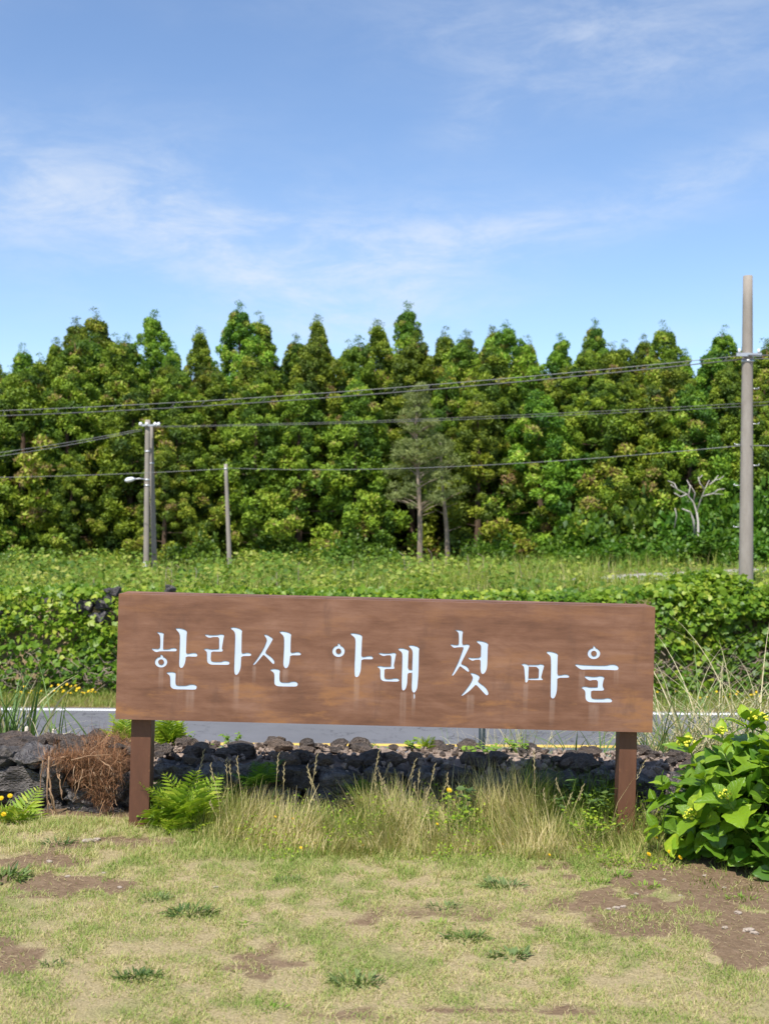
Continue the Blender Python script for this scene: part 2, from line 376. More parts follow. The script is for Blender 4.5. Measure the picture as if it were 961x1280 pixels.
# ------------------------------------------------------------------ ground, road, lane
def lawn_masks(x, y):
    x = np.asarray(x, float); y = np.asarray(y, float)
    s = np.zeros_like(x); wob = fbm(x*3.1, y*3.1, 21, 4)-.5; fine = fbm(x*11, y*11, 41, 3)-.5
    for (px, py, rx, ry, w) in SOIL:
        c = hit(px, py); d = np.sqrt(((x-c.x)/rx)**2+((y-c.y)/ry)**2)
        s = np.maximum(s, w*sm((1.25-d-wob*1.8-fine*1.9)/.75))
    s = np.maximum(s, .75*sm((fbm(x*2.3, y*2.3, 77, 4)-.60)/.10)*sm((5.2-y)/.8))
    s = np.where((y > 6.0) & (y < 11.5), .7, s); s = np.where(y > 21, .55, s)
    dry = sm((.36*fbm(x*1.8+5, y*1.8, 55, 4)+.64*fbm(x*10, y*10, 58, 3)-.34)/.26)
    dry = np.clip(.14+.86*dry, 0, 1)*(.40+.60*np.maximum(sm((5.5-y)/.6), sm((-.75-x)/.4)))*(1-.25*sm((x-.4)/1.2)*sm((y-3.2)/.6))
    return s, dry
SOIL = [(880, 1105, .50, .42, 1), (790, 1128, .36, .18, .9), (930, 1165, .34, .28, 1), (110, 1105, .34, .14, 1), (60, 1075, .26, .10, .9), (140, 1052, .30, .14, .95), (90, 1058, .25, .10, .8), (215, 1062, .2, .06, .5),
        (960, 1130, .4, .4, 1), (40, 1120, .2, .06, .6), (430, 1270, .25, .06, .6), (620, 1262, .4, .05, .7)]
def grid_ground():
    far = [-900, -450, -220, -120, -80, -55, -40]
    xs = np.array(sorted(set(far+[-f for f in far]+list(np.round(np.arange(-32, -3.4, .6), 3))+list(np.round(np.arange(-3.4, 3.41, .06), 3))+list(np.round(np.arange(3.8, 32.1, .6), 3)))))
    ys = np.array(sorted(set([-60, -25, -10, -4, 0, 1.2]+list(np.round(np.arange(2, 7.6, .06), 3))+list(np.round(np.arange(7.8, 12, .3), 3))+[15, 18]
                             +list(np.round(np.arange(21, 25, .2), 3))+list(np.round(np.arange(25.5, 62, .9), 3))+[70, 90, 130, 200, 400, 900])))
    X, Y = np.meshgrid(xs, ys); Z = ground_z(X, Y)
    Z = np.where((Y > 2) & (Y < 6.2) & (abs(X) < 3.5), Z+.010*(fbm(X*9, Y*9, 5, 3)-.5), Z)
    nx = len(xs); ny = len(ys); i = np.arange(ny-1)[:, None]*nx+np.arange(nx-1)[None]
    F = np.stack([i, i+1, i+1+nx, i+nx], -1).reshape(-1, 4)
    me = npmesh('ground', np.stack([X, Y, Z], -1), F, None, True)
    s, d = lawn_masks(X.ravel(), Y.ravel())
    for nm, v in (('soil', s), ('dry', d)):
        a = me.attributes.new(nm, 'FLOAT', 'POINT'); a.data.foreach_set('value', v.astype(np.float32))
    return tag(link('ground', me, M['ground']), kind='structure', label='lawn soil, bank and field running to the forest')
ground = grid_ground()
def sheet(name, x0, x1, y0, y1, z, mat, parent=None, nx=1):
    bm = bmesh.new(); prev = None
    for i in range(nx+1):
        x = x0+(x1-x0)*i/nx; a = bm.verts.new((x, y0, z)); b = bm.verts.new((x, y1, z))
        if prev: bm.faces.new((prev[0], a, b, prev[1]))
        prev = (a, b)
    return bmobj(name, bm, mat, parent)
road = tag(sheet('road', -400, 400, 11.6, 21.32, ROAD_Z+.006, M['asphalt']), 'grey asphalt road behind the low wall', kind='structure')
sheet('white_edge_line', -400, 400, 20.98, 21.16, ROAD_Z+.011, M['white_paint'], road)
sheet('yellow_line', -400, 400, 17.86, 18.05, ROAD_Z+.011, M['yellow_paint'], road)
def make_lane():
    bm = bmesh.new(); prev = None
    for i in range(41):
        t = i/40; c = Vector((5.2+t*26, 32.0+t*13.5+1.6*math.sin(t*3), 0)); d = Vector((26, 13.5+4.8*math.cos(t*3), 0)).normalized(); s = Vector((-d.y, d.x, 0))*1.25
        row = []
        for k in range(5):
            p = c+s*(k/2-1); row.append(bm.verts.new((p.x, p.y, gz(p.x, p.y)+.05)))
        if prev:
            for k in range(4): bm.faces.new((prev[k], row[k], row[k+1], prev[k+1]))
        prev = row
    return tag(bmobj('lane', bm, M['lane']), 'pale concrete farm lane crossing the field', kind='structure')
make_lane()

# ------------------------------------------------------------------ the sign
SY = 5.75
def sign_material():
    n = Nodes('rusted_steel_sheet'); ob = n.tc.outputs['Object']
    f = n.noise(3.2, 7, .62, stretch=(.9, 1, 2.4), dist=.4); g = n.noise(7, 7, .75, stretch=(.35, 1, 3.2)); h = n.noise(60, 3, .6); k = n.noise(9, 5, .65, stretch=(1, 1, .35))
    c = n.ramp(n.math('MULTIPLY_ADD', g, .45, n.math('MULTIPLY', f, .55)), [(.34, (.098, .045, .026)), (.46, (.158, .073, .041)), (.55, (.200, .098, .058)), (.68, (.262, .142, .092))])
    sep = n.N.new('ShaderNodeSeparateXYZ'); n.L.new(ob, sep.inputs[0]); X, Z = sep.outputs['X'], sep.outputs['Z']
    # orange rust patches, stronger along the lower edge
    orange = n.math('MULTIPLY', n.step(n.noise(4.5, 6, .66, stretch=(.6, 1, 2.2)), .50, .66), n.step(Z, .1, -.26, .35, .95))
    c = n.mix(orange, c, (.27, .125, .050))
    c = n.mix(n.step(k, .54, .74, 0, .45), c, (.105, .055, .037))
    # pale run-off streaks under the letters
    tot = None
    for (px, y0, y1, w) in STREAKS:
        u, v0 = sign_uv(px, y0); _, v1 = sign_uv(px, y1); w = w/247.0
        a = n.step(n.math('ABSOLUTE', n.math('SUBTRACT', X, u)), w, w*.45)
        b = n.math('MULTIPLY', n.step(Z, v0+.004, v0-.01), n.step(Z, v1-.05, v0))
        m = n.math('MULTIPLY', a, b); tot = m if tot is None else n.math('MAXIMUM', tot, m)
    c = n.mix(n.math('MULTIPLY', tot, n.step(n.noise(40, 3, .6, stretch=(1, 1, .1)), .2, .7, .05, .30)), c, (.42, .31, .25))
    c = n.mix(n.step(h, .62, .8, 0, .3), c, (.12, .06, .04))
    return n.bsdf(c, n.step(f, .3, .7, .50, .68), .35, normal=n.bump(n.math('MULTIPLY_ADD', h, .3, g), .18, .004))
pTL, pTR, pBL, pBR = [at(x, y, SY) for x, y in ((149, 742.5), (818, 758.8), (144.5, 898.5), (815.3, 916))]
s_c = (pTL+pTR+pBL+pBR)/4; s_tilt = math.atan2((pTR-pTL).z+(pBR-pBL).z, (pTR-pTL).x+(pBR-pBL).x)
s_w = ((pTR-pTL).length+(pBR-pBL).length)/2; s_h = ((pTL-pBL).length+(pTR-pBR).length)/2
s_rot = Matrix.Rotation(-s_tilt, 3, 'Y')               # local -> world
def sign_uv(px, py):
    q = s_rot.transposed() @ (at(px, py, SY)-s_c); return q.x, q.z
STREAKS = [(202, 834, 858, 4), (226, 836, 868, 5), (238, 863, 885, 7), (296, 845, 888, 4.5), (318, 832, 850, 3), (357, 836, 860, 5), (446, 847, 886, 4.5), (423, 822, 835, 6), (504, 864, 905, 5),
           (517, 867, 892, 3), (657, 854, 890, 4), (690, 874, 905, 4.5), (727, 838, 868, 5), (742, 880, 905, 8), (770, 834, 850, 4), (588, 868, 890, 6)]
GLYPHS = [
 ('한', 180, 775, 12.01, [
  [(185,183),(230,180),(280,190),(302,205),(296,240),(290,430),(292,440),(385,434),(410,422),(450,417),(485,424),(497,445),(488,465),(470,470),(330,468),(235,470),(195,482),(165,476),(108,428),(130,426),(240,434),(246,330),(244,240),(228,212)],
  ('ring',259,630,93,82,43,40), [(250,515),(268,518),(280,530),(292,541),(284,562),(250,562)],
  [(470,125),(520,120),(580,130),(630,150),(650,178),(642,230),(636,400),(632,508),(690,500),(740,490),(785,495),(806,520),(798,545),(775,551),(630,545),(628,600),(615,655),(590,705),(562,722),(538,708),(527,660),(532,560),(538,400),(542,230),(528,190),(500,160)],
  [(333,795),(360,780),(420,778),(465,785),(480,800),(476,880),(476,960),(490,978),(520,985),(640,984),(680,968),(730,964),(780,975),(795,1000),(790,1030),(765,1047),(600,1042),(460,1040),(415,1020),(396,985),(394,850),(380,825)]]),
 ('라', 250, 775, 13.73, [
  [(78,250),(110,245),(190,258),(310,254),(340,243),(400,245),(420,265),(408,300),(395,380),(378,485),(380,495),(398,515),(385,540),(340,543),(195,540),(190,600),(186,680),(200,706),(240,715),(370,716),(400,700),(460,698),(500,712),(512,738),(500,762),(470,770),(300,768),(190,767),(145,745),(122,705),(120,600),(120,550),(95,525),(62,505),(90,490),(130,488),(180,502),(320,498),(330,480),(328,380),(330,292),(220,292),(180,304),(140,300),(105,278)],
  [(522,135),(560,122),(620,127),(690,150),(728,185),(718,220),(715,400),(712,572),(750,572),(790,560),(845,560),(880,580),(880,602),(860,618),(710,618),(706,700),(702,800),(685,870),(655,925),(622,947),(598,925),(586,860),(590,700),(598,500),(604,300),(602,220),(580,185),(545,160)]]),
 ('산', 310, 780, 12.81, [
  [(255,170),(280,164),(320,178),(370,210),(402,232),(388,265),(340,350),(275,455),(300,480),(350,512),(390,545),(420,590),(426,620),(415,642),(395,635),(340,575),(255,492),(240,500),(180,570),(120,640),(92,660),(78,645),(130,580),(210,460),(270,350),(300,270),(300,235),(275,200)],
  [(498,125),(540,113),(600,120),(660,138),(695,165),(686,210),(682,350),(680,460),(730,458),(770,447),(820,447),(848,470),(848,488),(830,502),(675,500),(670,570),(660,640),(635,695),(602,712),(580,690),(562,640),(570,500),(578,350),(578,220),(560,180),(525,150)],
  [(353,735),(385,717),(440,716),(500,728),(513,748),(506,800),(504,895),(515,920),(545,935),(655,936),(690,920),(750,918),(785,930),(798,955),(792,985),(770,1002),(600,1000),(480,997),(440,980),(420,945),(422,860),(422,800),(405,770),(370,750)]]),
 ('아', 405, 780, 13.73, [
  ('ring',248,465,106,100,46,45), [(232,328),(265,338),(282,355),(275,385),(240,385)],
  [(450,170),(470,155),(520,157),(600,172),(645,192),(655,220),(648,300),(644,450),(638,562),(700,560),(760,547),(810,548),(836,565),(838,590),(830,607),(645,602),(636,680),(630,790),(610,860),(590,900),(558,915),(532,900),(522,850),(522,700),(532,500),(538,300),(535,250),(515,222),(480,195)]]),
 ('래', 465, 800, 13.73, [
  [(108,225),(130,216),(220,230),(320,226),(350,215),(400,218),(413,240),(402,280),(385,370),(370,445),(386,470),(380,492),(350,497),(212,495),(210,560),(208,640),(222,660),(260,668),(330,668),(370,655),(430,655),(460,672),(467,692),(455,708),(420,715),(300,711),(200,708),(160,685),(142,650),(138,560),(140,510),(125,485),(82,462),(100,448),(150,442),(185,455),(315,455),(325,440),(328,350),(328,262),(250,262),(210,275),(175,270),(135,250)],
  [(440,155),(470,138),(530,140),(600,160),(630,185),(622,230),(618,350),(612,508),(690,510),(690,562),(610,566),(605,660),(598,760),(575,840),(540,870),(515,855),(505,790),(508,600),(515,400),(518,240),(505,205),(465,178)],
  [(620,100),(650,88),(700,90),(770,108),(812,140),(802,190),(800,350),(795,560),(785,700),(775,820),(750,880),(718,908),(690,885),(675,820),(682,650),(688,400),(695,220),(688,170),(650,130)],
  [(712,915),(722,903),(735,970),(722,1022),(714,985)]]),
 ('첫', 555, 780, 12.8, [
  [(170,98),(195,92),(250,97),(290,108),(300,125),(290,180),(285,330),(330,328),(360,322),(395,328),(408,345),(390,390),(350,470),(270,625),(275,640),(310,655),(345,668),(375,695),(398,735),(398,758),(380,765),(340,735),(255,672),(240,690),(190,765),(150,820),(130,828),(120,815),(150,760),(220,620),(270,490),(308,375),(300,370),(210,372),(165,382),(140,372),(95,330),(110,322),(160,332),(232,334),(235,240),(232,150),(215,122)],
  [(508,272),(545,265),(610,275),(680,295),(705,322),(696,370),(692,550),(688,650),(680,720),(655,775),(618,805),(592,785),(578,725),(580,640),(580,570),(500,572),(465,587),(430,582),(370,535),(395,532),(430,540),(585,538),(586,440),(590,350),(575,330),(545,308)],
  [(413,785),(440,778),(500,795),(550,820),(568,850),(555,890),(535,915),(580,955),(640,995),(680,1040),(705,1095),(705,1125),(685,1142),(660,1130),(600,1065),(508,965),(480,995),(400,1075),(300,1145),(275,1150),(275,1132),(320,1085),(400,980),(445,900),(458,850),(440,820)]]),
 ('마', 645, 805, 12.81, [
  [(75,325),(105,313),(150,315),(185,332),(200,360),(195,450),(190,575),(180,605),(158,620),(142,605),(140,560),(132,450),(125,370),(105,345)],
  [(178,330),(355,330),(375,318),(430,328),(447,345),(435,390),(415,460),(395,540),(420,550),(424,572),(415,578),(180,577),(180,548),(345,546),(357,530),(362,366),(180,362)],
  [(478,130),(500,117),(560,120),(640,145),(668,170),(662,210),(658,350),(655,500),(710,498),(760,486),(810,486),(840,500),(848,520),(838,540),(655,540),(655,620),(650,740),(635,810),(610,865),(580,875),(555,855),(548,820),(550,600),(555,350),(552,210),(535,180),(500,155)]]),
 ('을', 710, 800, 12.81, [
  ('ring',408,215,101,90,45,43), [(398,88),(415,95),(432,118),(440,140),(380,142),(398,120)],
  [(100,395),(125,385),(200,396),(450,408),(610,407),(660,392),(720,390),(775,402),(802,435),(800,465),(780,485),(640,478),(450,472),(280,472),(240,475),(200,470),(150,440)],
  [(253,580),(290,576),(380,588),(460,586),(490,576),(550,580),(578,605),(560,650),(545,740),(575,785),(560,808),(520,812),(364,808),(362,870),(362,910),(380,935),(430,942),(560,942),(600,930),(660,930),(695,952),(700,975),(690,998),(600,1000),(350,998),(310,985),(280,955),(270,900),(272,830),(255,800),(203,760),(240,742),(290,745),(340,758),(460,755),(470,745),(472,640),(390,640),(345,650),(320,640),(275,610)]])]
def chaikin(p):
    o = []
    for i in range(len(p)):
        a, b = p[i], p[(i+1) % len(p)]
        o += [(a[0]*.78+b[0]*.22, a[1]*.78+b[1]*.22), (a[0]*.22+b[0]*.78, a[1]*.22+b[1]*.78)]
    return o
def build_sign():
    T = .18; REC = .003
    base = Vector((s_c.x, SY+.11, 0))
    root = empty('wooden_sign', base); root.name = 'village_sign'
    tag(root, 'long rust-brown sign board on two posts with white cut-out Korean lettering', 'sign')
    body = Matrix.Translation(s_c-base) @ s_rot.to_4x4()
    verts, faces, owner = [], [], []
    def addpoly(pts, o):
        if sum(pts[i][0]*pts[(i+1) % len(pts)][1]-pts[(i+1) % len(pts)][0]*pts[i][1] for i in range(len(pts))) < 0: pts = pts[::-1]
        faces.append(list(range(len(verts), len(verts)+len(pts)))); verts.extend(Vector(p) for p in pts); owner.append(o)
    hw, hh = s_w/2, s_h/2
    addpoly([(-hw, -hh), (hw, -hh), (hw, hh), (-hw, hh)], -1)
    for gi, (ch, x0, y0, sc, polys) in enumerate(GLYPHS):
        cv = lambda x, y: sign_uv(x0+x/sc, y0+y/sc)
        for p in polys:
            if p[0] == 'ring':
                _, cx, cy, rx, ry, ix, iy = p; n = 28
                for k in range(n):
                    a, b = 2*math.pi*k/n, 2*math.pi*(k+1)/n
                    addpoly([cv(cx+rx*math.cos(a), cy+ry*math.sin(a)), cv(cx+ix*math.cos(a), cy+iy*math.sin(a)), cv(cx+ix*math.cos(b), cy+iy*math.sin(b)), cv(cx+rx*math.cos(b), cy+ry*math.sin(b))], gi)
            else: addpoly([cv(*q) for q in chaikin(p)], gi)
    ov, oe, of, _, _, orig = delaunay_2d_cdt([v.to_2d() for v in verts], [], faces, 1, 1e-5, True)
    own = []
    for f, o in zip(of, orig):
        g = [owner[i] for i in o if owner[i] >= 0]; own.append(g[0] if g else -1)
    def ccw(f):
        a = sum(ov[f[i]].x*ov[f[(i+1) % len(f)]].y-ov[f[(i+1) % len(f)]].x*ov[f[i]].y for i in range(len(f))); return f if a > 0 else f[::-1]
    # local: x right, z up, front face at y = 0, body behind
    bm = bmesh.new(); vt = {}
    def V(i, y):
        k = (i, round(y, 4))
        if k not in vt: vt[k] = bm.verts.new((ov[i].x, y, ov[i].y))
        return vt[k]
    pf = [ccw(f) for f, o in zip(of, own) if o < 0]
    half = {(f[i], f[(i+1) % len(f)]) for f in pf for i in range(len(f))}
    for f in pf: bm.faces.new([V(i, 0) for i in f])
    for (a, b) in half:
        if (b, a) in half: continue
        onrim = lambda i: abs(abs(ov[i].x)-hw) < 1e-4 or abs(abs(ov[i].y)-hh) < 1e-4
        dep = T if onrim(a) and onrim(b) else .016
        bm.faces.new((V(b, 0), V(a, 0), V(a, dep), V(b, dep)))
    c = [bm.verts.new((x, T, z)) for x, z in ((-hw, -hh), (hw, -hh), (hw, hh), (-hw, hh))]; bm.faces.new(c[::-1])
    bmesh.ops.remove_doubles(bm, verts=bm.verts[:], dist=1e-6)
    me = bpy.data.meshes.new('panel'); bm.to_mesh(me); bm.free()
    steel = sign_material()
    panel = link('panel', me, steel, root); panel.matrix_local = body
    # folded lip along the top edge
    bm = bmesh.new(); box(bm, -hw+.01, hw-.01, .05, T-.004, hh+.0004, hh+.003); lip = bmobj('top_lip', bm, steel, panel)
    nw = Nodes('white_acrylic'); f = nw.noise(14, 4, .6, stretch=(1, 1, .3)); white = nw.bsdf(nw.ramp(f, [(.3, (.46, .54, .65)), (.7, (.54, .62, .72))]), .45, .4)
    for gi in range(len(GLYPHS)):
        bm = bmesh.new(); d = {}
        def W(i, y):
            if (i, y) not in d: d[(i, y)] = bm.verts.new((ov[i].x, y, ov[i].y))
            return d[(i, y)]
        lf = [ccw(f) for f, o in zip(of, own) if o == gi]
        hf = {(f[i], f[(i+1) % len(f)]) for f in lf for i in range(len(f))}
        for f in lf: bm.faces.new([W(i, REC) for i in f]); bm.faces.new([W(i, REC+.005) for i in f[::-1]])
        for (a, b) in hf:
            if (b, a) not in hf: bm.faces.new((W(b, REC), W(a, REC), W(a, REC+.005), W(b, REC+.005)))
        me = bpy.data.meshes.new('letter'); bm.to_mesh(me); bm.free()
        l = link('letter', me, white, panel)
    # posts
    npst = Nodes('painted_steel_post'); ff = npst.noise(8, 6, .65, stretch=(1, 1, .3)); sp = npst.noise(45, 4)
    pc = npst.ramp(ff, [(.3, (.085, .036, .021)), (.7, (.15, .064, .035))]); pc = npst.mix(npst.step(sp, .64, .76, 0, .5), pc, (.25, .11, .05))
    pm = npst.bsdf(pc, .5, .4, normal=npst.bump(sp, .15, .004))
    for (x0, x1, xb0, xb1) in ((161, 186.5, 156.5, 181.5), (777.5, 799.7, 777, 799)):
        t0, t1 = sign_uv(x0, 905)[0], sign_uv(x1, 905)[0]
        bm = bmesh.new(); box(bm, t0, t1, .060, .160, -hh-.95, -hh-.001)
        p = bmobj('post', bm, pm, root, bevel=.004); p.matrix_local = body
    return root
build_sign()

# ------------------------------------------------------------------ low basalt wall behind the sign
def stone_mesh(seed, sub, flat=.8, rough=.22, block=0.5):
    bm = bmesh.new(); bmesh.ops.create_icosphere(bm, subdivisions=sub, radius=1.0); o = Vector((seed*7.3, seed*3.1, seed*5.7))
    for v in bm.verts:
        p = v.co.normalized(); m = max(abs(p.x), abs(p.y), abs(p.z)); p = p*(1-block)+p/m*block*.82   # towards a block
        k = 1+rough*mnoise.noise(p*1.4+o)*1.6+rough*.6*mnoise.noise(p*3.7+o)+(rough*.35*mnoise.noise(p*8+o) if sub > 2 else 0)
        v.co = p*k
    for f in bm.faces: f.smooth = False
    me = bpy.data.meshes.new('stone'); bm.to_mesh(me); bm.free(); return me
big = [stone_mesh(i, 3, rough=.34, block=.62) for i in range(7)]
sml = [stone_mesh(20+i, 2, rough=.42, block=.5) for i in range(6)]
bankst = [stone_mesh(40+i, 2, rough=.5, block=.85) for i in range(4)]
for m_ in bankst: m_.materials.append(M['bank_stone'])
for m_ in big: m_.materials.append(M['basalt'])
for m_ in sml: m_.materials.append(M['rubble'])
def put_stone(parent, x, y, z, sx, sy, sz, me, name='stone', rz=None):
    o = link(name, me, None, parent, (x, y, z)); o.scale = (sx, sy, sz)
    o.rotation_euler = (random.uniform(-.2, .2), random.uniform(-.2, .2), random.uniform(-.5, .5) if rz is None else rz)
    return o
def low_wall():
    root = tag(empty('low_stone_wall', (0, 6.5, 0)), 'low dark basalt rubble wall with loose stones on top behind the sign', 'stone wall')
    Y0 = 6.5
    # filling of packed soil and chips between the stones
    bm = bmesh.new(); n = 60; rows = []
    for i in range(n+1):
        x = -3.6+7.2*i/n; g = gz(x, 6.1)
        prof = [(-.28, -.15), (-.25, .06), (-.20, .18), (-.05, .25), (.15, .25), (.36, .21), (.50, .0), (.62, -.45)]
        rows.append([bm.verts.new((x+random.uniform(-.02, .02), a+random.uniform(-.02, .02), g+b+random.uniform(-.02, .02))) for a, b in prof])
    for a, b in zip(rows, rows[1:]):
        for k in range(len(a)-1): bm.faces.new((a[k], b[k], b[k+1], a[k+1]))
    bmobj('wall_core', bm, M['rubble'], root)
    # hand-placed boulders at the left end (pixels of their centres, width, height)
    for (px, py, w, h) in ((30, 985, 125, 62), (118, 1022, 74, 46), (38, 948, 46, 24), (10, 946, 30, 26), (72, 960, 44, 34), (102, 990, 50, 36), (150, 985, 42, 44),
                           (22, 1022, 44, 24), (86, 1018, 26, 30), (-40, 975, 70, 60), (-30, 1015, 60, 40), (-110, 985, 80, 60), (-105, 1025, 70, 34), (140, 1030, 36, 30)):
        p = at(px, py, 6.16); k = 6.16/FPX
        put_stone(root, p.x, p.y-Y0+.05, p.z, w*k*.50, .14, h*k*.47, random.choice(big), rz=random.uniform(-.15, .15))
    # two courses of stones along the face
    x = -1.25
    while x < 3.3:
        w = random.uniform(.15, .30); g = gz(x, 6.15)
        put_stone(root, x+w/2, 6.20-Y0+random.uniform(-.02, .03), g+.190+random.uniform(-.012, .012), w*.50, .11, random.uniform(.062, .080), random.choice(big), rz=random.uniform(-.15, .15))
        x += w*.97
    x = -1.3
    while x < 3.3:
        w = random.uniform(.16, .34); g = gz(x, 6.15)
        put_stone(root, x+w/2, 6.16-Y0+random.uniform(-.02, .03), g+.055, w*.54, .14, random.uniform(.085, .11), random.choice(big), rz=random.uniform(-.15, .15))
        x += w*.98
    # loose rubble on top
    for i in range(285):
        x = random.uniform(-2.6, 3.0) if i > 40 else random.uniform(-2.8, -1.2); y = random.uniform(6.20, 6.92); s = random.choice((.022, .028, .036, .045, .058))*random.uniform(.8, 1.15)
        g = gz(x, 6.15); top = .255-.05*max(0, (y-6.7)/.2)
        put_stone(root, x, y-Y0, g+top+s*.35, s*random.uniform(.9, 1.4), s, s*random.uniform(.6, .85), random.choice(sml), name='rubble_stone', rz=random.uniform(0, 6))
    # chips too small to pick apart
    bm = bmesh.new(); tm = [[v.co.copy() for v in m.vertices] for m in sml]; tf = [[tuple(p.vertices) for p in m.polygons] for m in sml]
    ch = [stone_mesh(60+i, 1, rough=.5, block=.4) for i in range(4)]; tm = [[v.co.copy() for v in m.vertices] for m in ch]; tf = [[tuple(p.vertices) for p in m.polygons] for m in ch]
    for i in range(1100):
        x = random.uniform(-2.8, 3.0); y = random.uniform(6.16, 6.95); q = random.uniform(.006, .020); g = gz(x, 6.15); k = i % 4
        o = Vector((x, y-Y0, g+.262-.05*max(0, (y-6.7)/.2)-.05*max(0, (6.24-y)/.08))); rm = Euler((random.random()*6, random.random()*6, 0)).to_matrix()
        vs_ = [bm.verts.new(rm @ (v*q)+o) for v in tm[k]]
        for f in tf[k]: bm.faces.new([vs_[j] for j in f])
    o = bmobj('stone_chips', bm, M['rubble'], root); o['kind'] = 'stuff'
    return root
low_wall()

# ------------------------------------------------------------------ poles and cables
def pole_pts(px0, py0, px1, py1, Y):                       # top, bottom (pixels) at a distance
    return at(px0, py0, Y), at(px1, py1, Y)
metal_n = Nodes('galvanised_steel'); M['metal'] = metal_n.bsdf((.50, .51, .52), .45, .5, .7)
M['cable'] = Nodes('cable_sheath').bsdf((.10, .10, .10), .5, .4)
M['cable_grey'] = Nodes('cable_grey').bsdf((.20, .20, .195), .5, .4)
M['lamp'] = Nodes('lamp_housing').bsdf((.72, .75, .78), .4, .5)
M['yellow_band'] = Nodes('yellow_band').bsdf((.70, .42, .04), .6, .3)
M['plate_white'] = Nodes('white_plate').bsdf((.75, .76, .76), .5, .4)
M['ceramic'] = Nodes('insulator').bsdf((.75, .76, .76), .25, .5)
def pole(label, top, bottom, r0, r1, bolts=(), bands=(), sink=.6, group=None):
    top, bot = Vector(top), Vector(bottom); foot = Vector((bot.x, bot.y, gz(bot.x, bot.y)))
    root = tag(empty('utility_pole', foot), label, 'utility pole', group)
    d = (top-bot).normalized(); bm = bmesh.new(); end = foot-d*sink
    n = 12; pts = [end.lerp(top, i/n)-foot for i in range(n+1)]; rr = [r1+(r0-r1)*i/n for i in range(n+1)]
    tube(bm, pts, rr, 20); bmobj('shaft', bm, M['pole'], root)
    H = (top-end).length
    def axis(py): # point on the pole axis at the photograph's row
        k = (py-TB[0])/(TB[1]-TB[0]); return top.lerp(bot, k)-foot
    TB = [0, 1]
    for (f, side) in bolts:
        p = top.lerp(bot, f)-foot; r = r0+(r1-r0)*f; b = bmesh.new()
        tube(b, [p+Vector((side*r*.8, 0, 0)), p+Vector((side*(r+.13), 0, 0))], .010, 6); tube(b, [p+Vector((side*(r+.12), 0, 0)), p+Vector((side*(r+.125), 0, .03))], .011, 6)
        bmobj('step_bolt', b, M['metal'], root)
    for f in bands:
        p = top.lerp(bot, f)-foot; r = r0+(r1-r0)*f+.006; b = bmesh.new(); tube(b, [p-Vector((0, 0, .03)), p+Vector((0, 0, .03))], r, 20); bmobj('steel_band', b, M['metal'], root)
    return root, foot, top, bot
YP = 23.6
rp, rfoot, rtop, rbot = pole('tall concrete utility pole with step bolts rising out of the vine hedge', at(934, 345, YP), at(931.5, 762, YP), .096, .155,
     [((y-345)/417, s) for y, s in ((486, 1), (530, 1), (556, -1), (582, 1), (607, -1), (659, -1))], [(444-345)/417, (452-345)/417])
b = bmesh.new(); c_ = at(933, 444.5, YP)-rfoot; box(b, c_.x-.26, c_.x+.26, c_.y-.15, c_.y-.11, c_.z-.035, c_.z+.035); bmobj('cable_bracket', b, M['metal'], rp)
for s_ in (-.2, .2):
    b = bmesh.new(); tube(b, [c_+Vector((s_, -.13, .035)), c_+Vector((s_, -.13, .12))], [.03, .022], 8); bmobj('insulator', b, M['ceramic'], rp)
YL = 38.0
lp, lfoot, ltop, lbot = pole('slim concrete pole carrying a street lamp and crossarm, leaning stay pole behind it', at(185, 525, YL), at(183, 722, YL), .082, .100, [], [(600-525)/197., (607-525)/197., .2])
c_ = at(184.5, 532, YL)-lfoot; b = bmesh.new(); box(b, c_.x-.22, c_.x+.42, c_.y-.14, c_.y-.09, c_.z-.03, c_.z+.03); bmobj('crossarm', b, M['metal'], lp)
for s_ in (-.2, .0, .28, .4):
    b = bmesh.new(); tube(b, [c_+Vector((s_, -.12, -.02)), c_+Vector((s_, -.12, .06)), c_+Vector((s_, -.12, .1))], [.055, .06, .03], 8); bmobj('insulator', b, M['ceramic'], lp)
a0 = at(183, 599, YL)-lfoot; a1 = at(167, 599, YL)-lfoot; b = bmesh.new(); tube(b, [a0, (a0+a1)/2+Vector((0, -.05, .02)), a1+Vector((0, -.1, -.01))], .022, 8); arm = bmobj('lamp_arm', b, M['metal'], lp)
b = bmesh.new(); q0 = at(169.5, 598.5, YL)-lfoot+Vector((0, -.1, 0)); q1 = at(157.5, 601, YL)-lfoot+Vector((0, -.12, 0))
tube(b, [q0, q0.lerp(q1, .25), q0.lerp(q1, .75), q1], [.035, .075, .085, .03], 10); bmobj('lamp_head', b, M['lamp'], lp)
b = bmesh.new(); p_ = at(182, 708, YL)-lfoot; box(b, p_.x-.05, p_.x+.05, p_.y-.115, p_.y-.105, p_.z-.16, p_.z+.16); bmobj('number_plate', b, M['plate_white'], lp)
b = bmesh.new(); p_ = at(183, 721, YL)-lfoot; tube(b, [p_-Vector((0, 0, .08)), p_+Vector((0, 0, .08))], .112, 18); bmobj('yellow_band', b, M['yellow_band'], lp)
pole('bare concrete stay pole leaning against the lamp pole', at(189.0, 532, YL+.45), at(193.5, 722, YL+.45), .070, .100, [], [.25])
sp, sfoot, stop_, sbot = pole('short thin concrete pole leaning slightly, standing in front of cedars', at(282.3, 580, 36), at(288, 737, 36), .054, .085, [], [.04])
def cable(name, label, pts, r, mat, group=None, parent=None):
    b = bmesh.new(); tube(b, pts, r, 6); o = bmobj(name, b, mat, parent)
    return tag(o, label, 'cable', group) if parent is None else o
def span(p, q, sag, n=16): return [Vector(p).lerp(Vector(q), i/n)-Vector((0, 0, sag*4*(i/n)*(1-i/n))) for i in range(n+1)]
